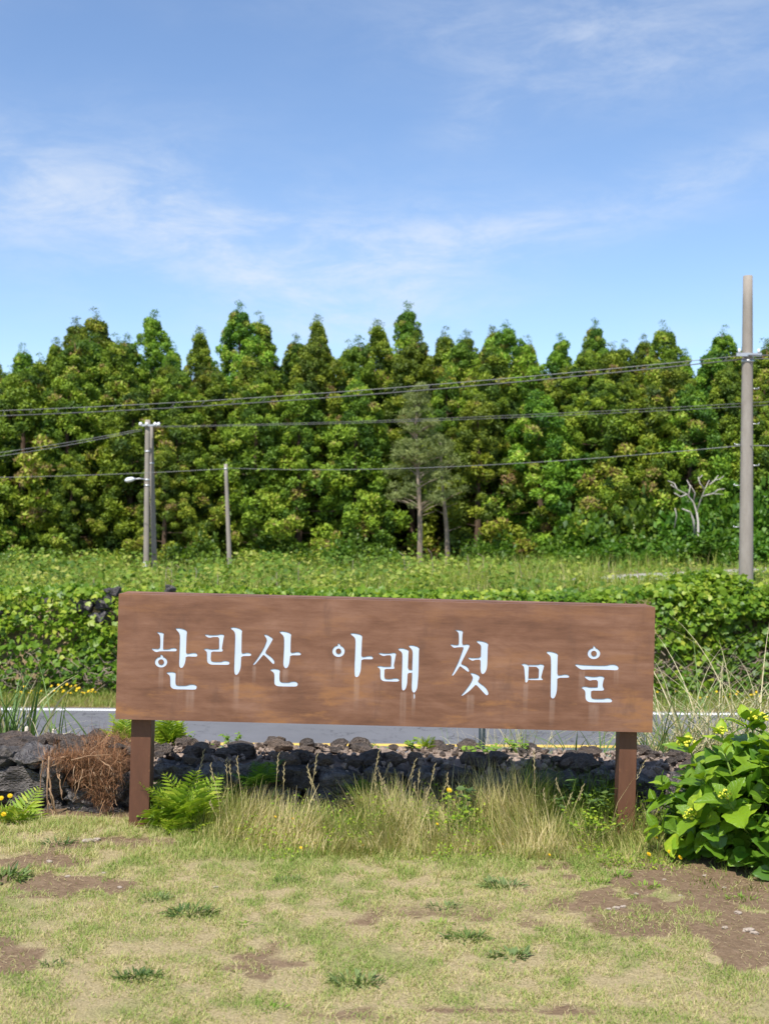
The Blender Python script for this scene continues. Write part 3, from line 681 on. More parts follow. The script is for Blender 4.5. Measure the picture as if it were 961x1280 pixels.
root = tag(empty('overhead_cable', rfoot), 'twin-strand overhead cable crossing in front of the forest to the tall pole', 'cable')
A = at(932, 444, YP-.13)-rfoot; Bq = at(-260, 519, 31)-rfoot; A2 = at(932, 448.5, YP-.13)-rfoot; B2 = at(-260, 525, 31)-rfoot
s1 = span(A, Bq, .28); s2 = span(A2, B2, .30)
cable('strand', '', s1, .008, M['cable_grey'], parent=root); cable('strand', '', s2, .012, M['cable'], parent=root)
for i in range(31):
    t = (i+.5)/31; k = t*16; j = int(k); a = s1[j].lerp(s1[j+1], k-j); c_ = s2[j].lerp(s2[j+1], k-j)
    b = bmesh.new(); tube(b, [a+Vector((.05, 0, 0)), c_-Vector((.05, 0, 0))], .005, 5); bmobj('cable_tie', b, M['cable_grey'], root)
root2 = tag(empty('overhead_cable', rfoot), 'twin-strand overhead cable leaving the tall pole away from the forest', 'cable')
for dz in (0, -.07): cable('strand', '', span(A+Vector((0, 0, dz)), at(1180, 436, 22)-rfoot+Vector((0, 0, dz)), .05, 6), .012, M['cable'], parent=root2)
for i, dy in enumerate((0, .3)):
    cable('power_wire', 'thin wire running from the lamp pole crossarm past the tall pole', span(at(189+i*4, 533+i, YL-.1+dy), at(1200, 486+5*i, 33+dy), .18), .009, M['cable'], 'wires from the lamp pole crossarm')
    cable('power_wire', 'thin wire sagging from the lamp pole crossarm away from the tall pole', span(at(178, 536+i*2, YL-.1+dy), at(-160, 582+7*i, 34+dy), .14), .010, M['cable_grey'], 'wires from the lamp pole crossarm')
cable('telephone_wire', 'single dark wire from the short pole to the tall pole', span(at(283, 585, 36-.06), at(926, 557, YP-.12), .22), .008, M['cable_grey'])
cable('telephone_wire', 'single dark wire from the short pole behind the lamp pole', span(at(281, 586, 36), at(-200, 597, 40), .12), .009, M['cable_grey'])
cable('telephone_wire', 'single dark wire leaving the tall pole below its bracket', span(at(937, 557, YP-.12), at(1180, 548, 22), .05, 6), .010, M['cable_grey'])

# ------------------------------------------------------------------ forest
def tuft_blades(centres, out, rad, per, tint, spread=.95, length=1.0, width=.030):
    n = len(centres); C = np.repeat(centres, per, 0); O = np.repeat(out, per, 0); Rr = np.repeat(rad, per)
    d = unit(O*.45+np.array([0, 0, .30])+unit(rng.normal(0, 1, (n*per, 3)))*spread)
    pos = C+d*np.array([1, 1, .85])*(Rr*rng.uniform(.45, .85, n*per))[:, None]
    L = Rr*rng.uniform(.24, .46, n*per)*length
    ax = unit(d*.55+np.array([0, 0, .25])+unit(rng.normal(0, 1, (n*per, 3)))*.75)
    nrm = d+rng.normal(0, .28, (n*per, 3))
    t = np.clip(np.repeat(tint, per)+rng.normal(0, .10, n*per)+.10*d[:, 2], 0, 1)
    return leaves(pos-ax*(L*.4)[:, None], ax, nrm, L, LEAF_DIAMOND, t, width=width*20)
def make_cedar(name, H, Rm, seed, per=190, spire=.42, start=.03, pw=.72):
    global rng; rng = np.random.default_rng(seed); rr_ = random.Random(seed)
    root = empty(name)
    bm = bmesh.new(); lean = Vector((rr_.uniform(-.25, .25), rr_.uniform(-.2, .2), 0))
    ax = lambda t: Vector((lean.x*t*t, lean.y*t*t, H*t-.2*(1-t)))
    tube(bm, [ax(i/10) for i in range(11)], [.16*(1-.93*i/10)+.01 for i in range(11)], 9)
    n = int(27*H*(1-start*.8))
    u = (np.arange(n)+rng.random(n))/n; t = start+(.98-start)*u**.92
    phi = np.arange(n)*2.39996+rng.normal(0, .35, n)
    prof = Rm*np.minimum(1, (1-t)/spire+.03)**pw*(.82+.18*np.minimum(1, (t-start+.05)/.2))
    lump = 1+.75*(vnoise(np.cos(phi)*1.7+seed*3, t*H*.8+np.sin(phi)*1.7, seed)-.5)*2
    rad = prof*lump*np.where(rng.random(n) < .78, rng.uniform(.72, 1.05, n), rng.uniform(.25, .7, n))
    c = np.stack([rad*np.cos(phi)+lean.x*t*t, rad*np.sin(phi)+lean.y*t*t, t*H-.12*rad], 1)
    n = len(c); out = np.stack([np.cos(phi), np.sin(phi), np.full(n, .2)], 1)
    size = rng.uniform(.30, .64, n)*(1-.38*t**1.5)
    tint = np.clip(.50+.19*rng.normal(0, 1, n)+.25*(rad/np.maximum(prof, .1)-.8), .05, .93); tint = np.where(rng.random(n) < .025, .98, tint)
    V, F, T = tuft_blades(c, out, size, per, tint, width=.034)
    for i in range(0, n, 7):
        z = max(.02, t[i]-.04); p0 = ax(z); bm2 = [p0, p0.lerp(Vector(c[i]), .6)+Vector((0, 0, -.05)), Vector(c[i])]
        tube(bm, bm2, [.035*(1-t[i])+.008, .02*(1-t[i])+.006, .005], 5, False)
    # leading shoots at the tip
    k = 26; tt = rng.uniform(.92, 1.03, k); cc = np.stack([rng.normal(0, .10, k)+lean.x, rng.normal(0, .10, k)+lean.y, tt*H], 1)
    V2, F2, T2 = tuft_blades(cc, np.tile([0, 0, 1.0], (k, 1)), rng.uniform(.16, .26, k), 22, np.full(k, .35))
    bmobj('trunk', bm, M['bark'], root)
    crown = npmesh('crown', np.concatenate([V, V2]), np.concatenate([F, F2+len(V)]), np.concatenate([T, T2]))
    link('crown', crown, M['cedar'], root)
    return root
PSPEC = [(10, 1.6, 1, .30, .5, .82), (9.2, 1.7, 2, .34, .42, .75), (8.5, 1.8, 3, .30, .42, .72), (10.5, 1.55, 4, .32, .48, .85), (7.2, 1.7, 5, .03, .45, .75), (6.2, 1.55, 6, .03, .45, .75), (9.6, 1.55, 8, .30, .5, .8), (6.8, 1.75, 9, .05, .5, .7)]
protos = [make_cedar('cedar_tree', H, Rm, sd_, start=st_, spire=sp_, pw=pw_) for H, Rm, sd_, st_, sp_, pw_ in PSPEC]
PH = [q[0] for q in PSPEC]
used = set()
def place_cedar(i, x, y, h, label, group, wide=1.0):
    o = protos[i] if i not in used else copy_tree(protos[i]); used.add(i)
    o.location = (x, y, gz(x, y)-.05); s = h/PH[i]; o.scale = (s*wide, s*wide, s); o.rotation_euler = (0, 0, random.uniform(0, 6.28))
    return tag(o, label, 'tree', group)
FEAT = [(187, 'the lamp pole'), (285, 'the short thin pole'), (525, 'the feathery pine'), (870, 'the bare pale tree'), (931, 'the tall pole')]
seen = set()
def neighbour(px, row, text, plain):
    for fx, nm in FEAT:
        if abs(px-fx) < 24 and (row, fx) not in seen:
            seen.add((row, fx)); return text % nm
    return plain
random.seed(5)
# skyline trees: pixel of the tip
SKYL = [(-40, 448), (-5, 446), (30, 440), (66, 432), (90, 409), (128, 399), (163, 430), (190, 398), (222, 440), (255, 420), (305, 391), (333, 404), (375, 430), (402, 405), (441, 438), (478, 411), (513, 390),
        (550, 420), (586, 424), (620, 419), (660, 433), (698, 428), (748, 411), (773, 436), (801, 429), (850, 446), (897, 420), (928, 440), (965, 440), (1000, 432)]
for k, (px, py) in enumerate(SKYL):
    Y = 50.5+((k*37) % 5)*.5; p = at(px, py, Y); h = p.z-gz(p.x, Y)+.1
    i = [0, 3, 6, 3, 0, 6][k % 6]
    lab = 'tall cedar with a thin pointed top standing above the forest skyline'
    lab = neighbour(px, 9, 'tall skyline cedar whose pointed top rises straight behind %s', lab)
    if px == 513: lab = 'tallest cedar of the forest skyline, rising above the twin-strand cable'
    place_cedar(i, p.x, Y, h, lab, 'cedars on the forest skyline', random.uniform(.82, .98))
rows = [(48.9, 1.95, 9.1, .95), (47.2, 1.9, 8.4, 1.0), (44.9, 2.25, 6.7, 1.05), (43.0, 3.0, 4.7, 1.05)]
for ri, (Y, sp_, h0, wd) in enumerate(rows):
    x = -20.5+ri*.7
    while x < 21:
        y = Y+random.uniform(-.5, .5)+(1.2 if x > 4 and ri == 3 else 0); h = h0*random.uniform(.86, 1.12)
        pxl = CX+x*FPX/y
        skip = ri == 3 and (470 < pxl < 580 or pxl > 640 or 215 < pxl < 275)
        skip = skip or (ri == 2 and 490 < pxl < 570)
        skip = skip or (ri == 3 and random.random() < .30) or (ri == 2 and random.random() < .14)
        if not skip:
            place_cedar(random.choice((1, 2, 6) if ri < 2 else (4, 5, 7)), x, y, h,
                        neighbour(pxl, ri, ['full back-row cedar reaching nearly to the skyline right behind %s', 'full middle-row cedar of the forest right behind %s', 'bushy second-row cedar of the forest right behind %s', 'low bushy front-edge cedar right behind %s'][ri],
                        ['full round cedar in the back rows of the forest, its top below the skyline', 'full cedar standing between the front and back rows of the forest', 'bushy cedar in the second row of the forest edge', 'low bushy cedar at the front edge of the forest, branches down to the weeds'][ri]),
                        ['cedars in the back rows', 'cedars in the middle rows', 'cedars in the second row', 'cedars at the forest edge'][ri], wd)
        x += sp_*random.uniform(.7, 1.3)
for ri, (Y, sp_, h0) in enumerate(((52.8, 2.0, 7.6), (55.2, 2.2, 8.4), (58.0, 2.6, 8.6))):      # depth of the stand, seen only through gaps
    x = -21.0+ri*.9
    while x < 22:
        place_cedar(random.choice((4, 5, 7)), x, Y+random.uniform(-.5, .5), h0*random.uniform(.9, 1.1), 'cedar deep inside the stand, glimpsed only through gaps between nearer trees', 'cedars deep inside the stand', 1.1)
        x += sp_*random.uniform(.8, 1.2)
# pines with bare trunks
def make_pine(label, foot, H, crown0, tufts, lean, seed, bare=False):
    global rng; rng = np.random.default_rng(seed)
    root = tag(empty('pine_tree', foot), label, 'tree'); bm = bmesh.new()
    ax = lambda t: Vector((lean*t+.05*math.sin(t*6), .05*math.cos(t*5), H*t-.15))
    tube(bm, [ax(i/12) for i in range(13)], [.10*(1-.8*i/12)+.01 for i in range(13)], 8)
    c = []
    for k in range(tufts):
        t = crown0+(1-crown0)*rng.random(); ph = rng.random()*6.283; r = 1.35*(1-((t-crown0)/(1-crown0))*.75)*rng.uniform(.25, 1)
        e = ax(t)+Vector((r*math.cos(ph), r*math.sin(ph), .12+.1*r)); c.append(e)
        if k % 2 == 0: tube(bm, [ax(t-.02), ax(t-.01).lerp(e, .5), e], [.03, .02, .008], 5, False)
    if bare:
        for z, dx in ((.32, .5), (.45, -.4), (.5, .45)): tube(bm, [ax(z), ax(z)+Vector((dx, -.1, .18))], [.016, .005], 5, False)
    bmobj('trunk', bm, M['brown_twig'], root)
    c = np.array([tuple(v) for v in c]); n = len(c)
    V, F, T = tuft_blades(c, np.tile([0, 0, 1.0], (n, 1)), rng.uniform(.26, .44, n), 90, rng.uniform(.2, .9, n), .9, 1.1, .016)
    link('crown', npmesh('crown', V, F, T), M['pine'], root)
p = at(524, 706, 40.8); make_pine('feathery grey-green pine with a bare pale trunk in front of the cedars', Vector((p.x, 40.8, gz(p.x, 40.8))), 6.6, .34, 130, -.12, 31, True)
p = at(559, 706, 41.8); make_pine('thin pine with a long bare trunk beside the feathery pine', Vector((p.x, 41.8, gz(p.x, 41.8))), 4.8, .52, 34, -.25, 32, True)
# leafless pale tree
def dead_tree():
    p = at(873, 668, 41); f = Vector((p.x, 41, gz(p.x, 41))); k = 41/FPX
    root = tag(empty('bare_tree', f), 'leafless pale grey branching tree standing in the bright shrubs', 'tree')
    br = [[(872, 668), (872, 652), (870, 640), (866, 628), (858, 618), (846, 612), (838, 606)], [(870, 640), (875, 625), (880, 612), (886, 600)], [(880, 612), (874, 604), (872, 596)], [(878, 620), (890, 617), (903, 618)], [(866, 628), (868, 616), (862, 606)], [(858, 618), (850, 621), (842, 616)], [(886, 606), (893, 600), (897, 594)],
          [(868, 667), (866, 650), (862, 640), (852, 636)], [(842, 660), (845, 645), (843, 635)], [(846, 612), (842, 604), (834, 601)], [(893, 600), (899, 599), (904, 595)], [(872, 600), (877, 594)], [(860, 619), (862, 608), (858, 600)], [(890, 617), (897, 612), (905, 611)]]
    for i, b_ in enumerate(br):
        bm = bmesh.new(); pts = [at(x, y, 41+.25*math.sin(i*2+j*.6))-f for j, (x, y) in enumerate(b_)]
        if i == 0: pts = [Vector((0, 0, -.1))]+pts
        r0 = .05 if i in (0, 7) else .026
        tube(bm, pts, [r0*(1-.75*j/len(pts)) for j in range(len(pts))], 7); bmobj('trunk' if i == 0 else 'branch', bm, M['pale_bark'], root)
dead_tree()
# broad-leaved shrubs
def make_shrub(seed, n=2600, r=1.0, size=.13):
    global rng; rng = np.random.default_rng(seed); root = empty('shrub'); bm = bmesh.new()
    cl = unit(rng.normal(0, 1, (34, 3))); cl[:, 2] = abs(cl[:, 2]); cl *= rng.uniform(.45, 1.0, (34, 1))*np.array([1, 1, .95])*r
    for c in cl[::2]: tube(bm, [Vector((0, 0, -.1)), Vector(c)*.5+Vector((0, 0, .05)), Vector(c)], [.03, .02, .006], 5, False)
    idx = rng.integers(0, 34, n); d = unit(rng.normal(0, 1, (n, 3))); pos = cl[idx]+d*(rng.uniform(.05, .34, n)*r)[:, None]; pos[:, 2] = np.maximum(pos[:, 2], .02)
    axis = d+rng.normal(0, .5, (n, 3)); axis[:, 2] -= .2; nrm = d*.6+np.array([0, -.1, .8])+rng.normal(0, .35, (n, 3))
    V, F, T = leaves(pos, axis, nrm, rng.uniform(.7, 1.3, n)*size, LEAF_DIAMOND, np.clip(.5+.2*rng.normal(0, 1, n)+.12*(rng.random(34)[idx]-.5)*2, 0, 1), 1.3)
    bmobj('stem', bm, M['brown_twig'], root); link('foliage', npmesh('foliage', V, F, T), M['shrub'], root); return root
shr = [make_shrub(s) for s in (51, 52, 53, 54)]; su = set()
def place_shrub(i, px, py, Y, r, h, label, group):
    p = at(px, py, Y); o = shr[i] if i not in su else copy_tree(shr[i]); su.add(i)
    o.location = (p.x, Y, gz(p.x, Y)-.05); o.scale = (r, r, h); o.rotation_euler = (0, 0, random.uniform(0, 6)); return tag(o, label, 'shrub', group)
for k, (px, Y, r, h) in enumerate(((655, 43.5, 1.1, 1.2), (700, 43, 1.2, 1.5), (735, 42.5, 1.5, 2.1), (775, 43.2, 1.6, 2.6), (815, 43.5, 1.5, 2.9), (850, 42.8, 1.5, 2.5), (890, 42.6, 1.5, 2.6), (925, 43.4, 1.6, 3.0), (960, 43, 1.6, 3.2), (1000, 42.8, 1.6, 3.2),
                                   (720, 41.2, 1.1, .8), (770, 41, 1.2, 1.1), (830, 41.2, 1.3, 1.3), (885, 41, 1.2, 1.2), (940, 41.2, 1.3, 1.3), (985, 41.3, 1.3, 1.3))):
    place_shrub(k % 4, px, 690, Y, r, h, 'bright green leafy shrub below the cedars near the tall pole', 'shrubs below the cedars near the tall pole')
for k, (px, Y, r, h) in enumerate(((250, 40, 1.0, 1.5), (228, 40.6, .8, 1.0), (345, 41, .9, .8), (395, 40.6, .9, .9), (420, 40.2, 1.0, 1.2), (450, 41, 1.0, 1.3), (485, 41.4, .8, .9), (590, 41.5, .9, 1.1), (618, 42, 1.0, 1.4), (60, 41, .9, .8), (20, 41.3, .9, .8))):
    place_shrub(k % 4, px, 700, Y, r, h, 'low green bush growing at the foot of the forest edge', 'bushes at the foot of the forest')

# ------------------------------------------------------------------ field weeds, vine bank, verge
def in_lane(x, y):
    t = np.clip((x-5.2)/26, 0, 1); cy = 32.0+t*13.5+1.6*np.sin(t*3); return (abs(y-cy) < 1.6) & (x > 6.2)
def field_stuff():
    global rng; rng = np.random.default_rng(71)
    n = 80000; y = 23.9+rng.random(n)**1.2*20; x = rng.uniform(-.46, .46, n)*(y+4)
    d = fbm(x*.8, y*.8, 61); ok = (rng.random(n) < (.10+1.1*sm((d-.36)/.22))*np.where(x > 1, .55, 1)) & ~(in_lane(x, y) & (rng.random(n) < .985)); x, y, d = x[ok], y[ok], d[ok]; n = len(x)
    cl = sm((fbm(x*1.1+9, y*1.1, 66)-.40)/.22); hgt = (.10+.75*cl)*np.where(x > 3, .6, 1)
    hgt = hgt*np.where(in_lane(x+0*y, y-2.6) | in_lane(x, y+2.2), .45, 1)
    pos = np.stack([x, y, ground_z(x, y)+rng.random(n)*hgt], 1)
    axis = rng.normal(0, 1, (n, 3)); axis[:, 2] = axis[:, 2]*.4; nrm = rng.normal(0, .45, (n, 3))+np.array([0, -.25, .8])
    pt = fbm(x*.5, y*.5, 88)
    A_ = Acc(); A_.add(*leaves(pos, axis, nrm, rng.uniform(.07, .16, n), LEAF_DIAMOND, np.clip(.05+1.5*(pt-.25)+.16*rng.normal(0, 1, n), 0, .85), 1.35))
    tag(link('field_weeds', A_.mesh('field_weeds'), M['field']), 'tangle of yellow-green weeds covering the field', 'weeds', kind='stuff')
    n = 26000; y = 24+rng.random(n)*19; x = rng.uniform(-.46, .46, n)*(y+4); ok = ~in_lane(x, y); x, y = x[ok], y[ok]; n = len(x)
    L = rng.uniform(.25, .75, n)*np.where(in_lane(x, y-1.5) | in_lane(x, y+2.4), .45, 1)
    V, F, T = blades(np.stack([x, y, ground_z(x, y)], 1), L, .018, rng.uniform(0, .25, n), rng.uniform(.2, 1.0, n), rng.random(n)*6.28, 3, np.clip(rng.normal(.70, .22, n)-.25*(fbm(x*.6, y*.6, 90)-.3), 0, 1), 1)
    tag(link('field_grass', npmesh('field_grass', V, F, T), M['field']), 'tall pale grass stalks scattered over the field', 'grass', kind='stuff')
    # single dry stalks that stand out
    for k, (px, py0, Y) in enumerate(((206, 707, 27), (214, 709, 27.5), (224, 706, 28), (243, 709, 27.2), (151, 711, 34), (118, 720, 25), (270, 718, 25), (505, 690, 30), (540, 686, 31), (585, 690, 32), (602, 692, 31), (345, 712, 26), (440, 700, 29), (372, 703, 27), (650, 705, 29), (760, 700, 30), (797, 712, 26))):
        p = at(px, py0, Y); g = gz(p.x, Y); bm = bmesh.new(); h = p.z-g
        tube(bm, [(0, 0, -.05), (.03, 0, h*.5), (.06*random.uniform(-1, 1), 0, h*.9), (.16*random.uniform(-1, 1), .02, h)], [.011, .010, .008, .005], 5)
        if k % 2: tube(bm, [(.03, 0, h*.5), (.03+.12*random.choice((-1, 1)), 0, h*.72)], [.008, .004], 5)
        tag(bmobj('dry_stalk', bm, M['brown_twig'], None, (p.x, Y, g)), 'thin dry weed stalk sticking up from the field above the sign', 'stalk', 'dry weed stalks in the field')
field_stuff()
BANK_Y = 22.75
def bank_surface(u, v):                       # u = x, v = 0 foot .. 1 top .. 1.4 over the edge
    bulge = (fbm(u*.9, v*2.2, 101)-.5)*.75+(fbm(u*3.0, v*6, 131)-.5)*.28
    top = gz_top(u)
    z = ROAD_Z+.05+(top-ROAD_Z-.05)*np.minimum(v, 1)+np.maximum(v-1, 0)*.1
    y = BANK_Y-.28+np.minimum(v, 1)*.55+np.maximum(v-1, 0)*2.2-bulge
    return np.stack([u, y, z+.10*bulge], -1)
def gz_top(u): return 0.06+.25*sm((u-4.2)/2.5)*sm((9.5-u)/2)+.22*(fbm(u*.55, u*0, 151)-.5)
ROCKS = [(116, 756, 40, 24), (136, 748, 20, 16), (104, 750, 20, 16), (124, 768, 22, 10), (60, 748, 15, 12), (4, 759, 17, 15), (207, 740, 14, 12), (890, 838, 26, 12)]
def vine_bank():
    global rng; rng = np.random.default_rng(73)
    wall = tag(empty('field_stone_wall', (0, BANK_Y, ROAD_Z)), 'tall field wall of grey boulders showing through gaps in the vines', 'stone wall')
    for (px, py, w, h) in ROCKS:
        k = BANK_Y/FPX; nst = max(1, int(w*h/260))
        for j in range(nst):
            p = at(px+random.uniform(-.42, .42)*w, py+random.uniform(-.42, .42)*h, BANK_Y+.12); s = random.uniform(.12, .25) if nst > 1 else max(w, h)*k*.5
            put_stone(wall, p.x, p.y-BANK_Y+random.uniform(-.05, .05), p.z-ROAD_Z, s, s*.8, s*.75, random.choice(bankst))
    # packed earth face behind the vines
    n = 42000; u = rng.uniform(-11.5, 11.5, n); v = rng.random(n)*1.42
    P = bank_surface(u, v); off = rng.normal(0, .09, n)
    P[:, 1] -= .06+abs(off); P[:, 2] += rng.normal(0, .03, n)
    pxl = CX+P[:, 0]*FPX/P[:, 1]; pyl = 646-(P[:, 2]-EYE)*FPX/P[:, 1]
    ok = np.ones(n, bool)
    for (px, py, w, h) in ROCKS: ok &= ~((((pxl-px)/(w*.55))**2+((pyl-py)/(h*.6))**2 < 1) & (rng.random(n) < .62))
    thin = fbm(u*1.6, v*5+3, 141); ok &= rng.random(n) < np.where(v < .14, .45, np.clip(.25+2.2*(thin-.28), .12, 1))*np.where((v > .10) & (v < .42), .48+.52*sm((fbm(u*.8, v*2, 145)-.40)/.2), 1)
    P, u, v = P[ok], u[ok], v[ok]; n = len(u)
    axis = rng.normal(0, .8, (n, 3)); axis[:, 2] -= .5; axis[:, 1] -= .2
    nrm = np.stack([rng.normal(0, .45, n), -.55+rng.normal(0, .35, n), .75+rng.normal(0, .35, n)], 1)
    t = np.clip(.12+.75*fbm(u*1.3, v*3.5, 161)+.20*rng.normal(0, 1, n)+.20*(v-.6), 0, 1)
    big_ = rng.uniform(.07, .165, n)*(.85+.5*(fbm(u*.7, v*1.5, 171)-.3))
    V, F, T = leaves(P, axis, nrm, big_, LEAF_LOBED, t, 1.0)
    tag(link('vine_cover', npmesh('vine_cover', V, F, T), M['vine']), 'dense green climbing vines hanging over the field wall', 'vines', kind='stuff')
    # grey-brown bare runners low on the bank
    bm = bmesh.new()
    for i in range(420):
        u0 = random.uniform(-11, 11); v0 = random.uniform(.05, .42); pts = []
        for k in range(5): pts.append(Vector(bank_surface(np.array(u0+k*random.uniform(.08, .2)*(1 if i % 2 else -1)), np.array(v0+.07*math.sin(k*1.3+i)))) - Vector((0, random.uniform(.08, .22), 0)))
        tube(bm, pts, [.010, .010, .008, .007, .005], 5, False)
    tag(bmobj('vine_runners', bm, M['brown_twig']), 'bare brown vine runners tangled low on the wall', 'vines', kind='stuff')
    # shrubby hump of vine around the pole foot
    n = 5200; d = unit(rng.normal(0, 1, (n, 3))); d[:, 2] = abs(d[:, 2]); cen = at(892, 735, 23.3)
    pos = np.array(cen)+np.array([0, 0, -.55])+d*np.array([1.25, .75, .80])*(rng.uniform(.75, 1.08, n)*(.85+.35*vnoise(d[:, 0]*3+5, d[:, 2]*3+d[:, 1], 9)))[:, None]
    V, F, T = leaves(pos, rng.normal(0, 1, (n, 3))-np.array([0, .2, .4]), d*.5+rng.normal(0, .35, (n, 3))+np.array([0, -.3, .7]), rng.uniform(.07, .16, n), LEAF_LOBED, np.clip(rng.normal(.55, .2, n), 0, 1))
    root = tag(empty('vine_bush', (cen.x, 23.3, gz(cen.x, 23.3))), 'bushy hump of bright vine leaves beside the foot of the tall pole', 'bush')
    o = link('foliage', npmesh('foliage', V-np.array(root.location), F, T), M['vine'], root)
    bm = bmesh.new()
    for k in range(7): tube(bm, [(0, 0, -.1), (random.uniform(-.5, .5), random.uniform(-.3, .3), .35), (random.uniform(-.9, .9), random.uniform(-.4, .3), .6)], [.02, .015, .006], 5, False)
    bmobj('stem', bm, M['brown_twig'], root)
vine_bank()
def verge():
    global rng; rng = np.random.default_rng(74)
    n = 26000; x = rng.uniform(-11.5, 11.5, n); y = rng.uniform(21.36, 22.55, n); z = ground_z(x, y)
    L = rng.uniform(.05, .16, n)*(1+.9*sm((y-21.8)/.6)); tt = np.clip(.25+.7*fbm(x*1.2, y*2, 31)+.2*rng.normal(0, 1, n)-.25*sm((y-21.9)/.5)+.35*sm((21.5-y)/.14), 0, 1)
    V, F, T = blades(np.stack([x, y, z], 1), L, .016, rng.uniform(0, .3, n), rng.uniform(.3, 1.2, n), rng.random(n)*6.28, 2, tt, 1)
    tag(link('verge_grass', npmesh('verge_grass', V, F, T), M['verge']), 'strip of green grass along the far road edge', 'grass', kind='stuff')
    bmf = bmesh.new()
    for k in range(8):
        a = k*math.pi/4; d = Vector((math.cos(a), math.sin(a), 0)); s = Vector((-d.y, d.x, 0)); c = [Vector((0, 0, 0)), d*.026+s*.013+Vector((0, 0, .006)), d*.042+Vector((0, 0, .002)), d*.026-s*.013+Vector((0, 0, .006))]
        bmf.faces.new([bmf.verts.new(v) for v in c])
    bmesh.ops.create_icosphere(bmf, subdivisions=1, radius=.014)
    yel = Nodes('yellow_petal'); M['petal'] = yel.bsdf((.84, .58, .02), .55, .3, translucent=(.85, .6, .03), trans_fac=.25)
    proto = empty('yellow_wildflower'); head = bmobj('flower_head', bmf, M['petal'], proto, (0, 0, .3)); head.rotation_euler = (.7, 0, 0)
    b = bmesh.new(); tube(b, [(0, 0, -.02), (.01, 0, .15), (0, 0, .30)], .004, 5); bmobj('stem', b, M['stem'], proto)
    spots = [(20, 868), (26, 868), (29, 859), (31, 866), (38, 864), (39, 872), (51, 864), (50, 870), (66, 857), (72, 857), (75, 860), (70, 865), (67, 864), (80, 863), (78, 867), (83, 856), (89, 858), (93, 858), (91, 865), (96, 861), (101, 859), (103, 867), (107, 870), (112, 863), (113, 866), (118, 861), (86, 868), (118, 871), (98, 862), (109, 873),
             (823, 866), (846, 865), (896, 865), (881, 870), (911, 870), (914, 869), (920, 864), (939, 869), (942, 868), (947, 866), (948, 870), (950, 872), (930, 875), (903, 877), (872, 877), (920, 868)]
    for i, (px, py) in enumerate(spots):
        o = proto if i == 0 else copy_tree(proto)
        p = at(px, py, 22.1); h = max(.12, p.z-gz(p.x, 22.1)); o.location = (p.x, 22.1+random.uniform(-.12, .12), gz(p.x, 22.1)); k = h/.3
        o.scale = (.72, .72, k); o.rotation_euler = (0, 0, random.uniform(-.6, .6))
        left = px < 400
        tag(o, 'small yellow flower in the verge grass by the big boulder gap' if False else ('tiny yellow flower on the far road verge below the boulder gap' if left else 'tiny yellow flower on the far road verge behind the hydrangea'), 'flower', 'yellow flowers on the far verge')
verge()

# ------------------------------------------------------------------ lawn and meadow grass
def lawn():
    global rng; rng = np.random.default_rng(75)
    def patch(n, x0, x1, y0, y1):
        x = rng.uniform(x0, x1, n); y = rng.uniform(y0, y1, n); s, d = lawn_masks(x, y)
        clump = fbm(x*11, y*11, 15, 3)
        ok = rng.random(n) < (1-.975*np.clip(s*1.15, 0, 1))*(.05+1.45*sm((clump-.22)/.45)); x, y, s, d, clump = x[ok], y[ok], s[ok], d[ok], clump[ok]; n = len(x)
        near = sm((y-4.9)/.5)
        L = rng.uniform(.009, .027, n)*(.75+.6*clump)*(1+.8*near); L = np.where(rng.random(n) < .02, L*2, L)
        t = np.clip(.20+.34*d+.29*rng.normal(0, 1, n)+.45*(.5-clump)+.55*(fbm(x*24, y*24, 19, 2)-.5), 0, 1)
        return blades(np.stack([x, y, ground_z(x, y)-.002], 1), L, rng.uniform(.0016, .0032, n), rng.uniform(.05, .9, n), rng.uniform(.6, 1.9, n), rng.random(n)*6.283, 2, t, 1, tip=.15)
    A_ = Acc()
    for args in ((330000, -2.1, 2.1, 2.75, 5.95), (30000, -3.4, -2.1, 3.2, 6.0), (30000, 2.1, 3.4, 3.2, 6.0)): A_.add(*patch(*args))
    n = 9000; x = rng.uniform(-2.6, 2.8, n); y = rng.uniform(2.9, 5.8, n); sl, _ = lawn_masks(x, y); ok = sl > .3; x, y = x[ok], y[ok]; n = len(x)   # loose straw on the soil
    A_.add(*blades(np.stack([x, y, ground_z(x, y)+.006], 1), rng.uniform(.008, .035, n), rng.uniform(.0012, .0026, n), rng.uniform(1.4, 1.62, n), rng.uniform(1.5, 1.75, n), rng.random(n)*6.283, 2, np.clip(rng.normal(.85, .2, n), 0, 1), .3, tip=.4))
    tag(link('lawn_grass', A_.mesh('lawn_grass'), M['lawn_grass']), 'short dry patchy lawn grass in front of the sign', 'grass', kind='stuff')
lawn()
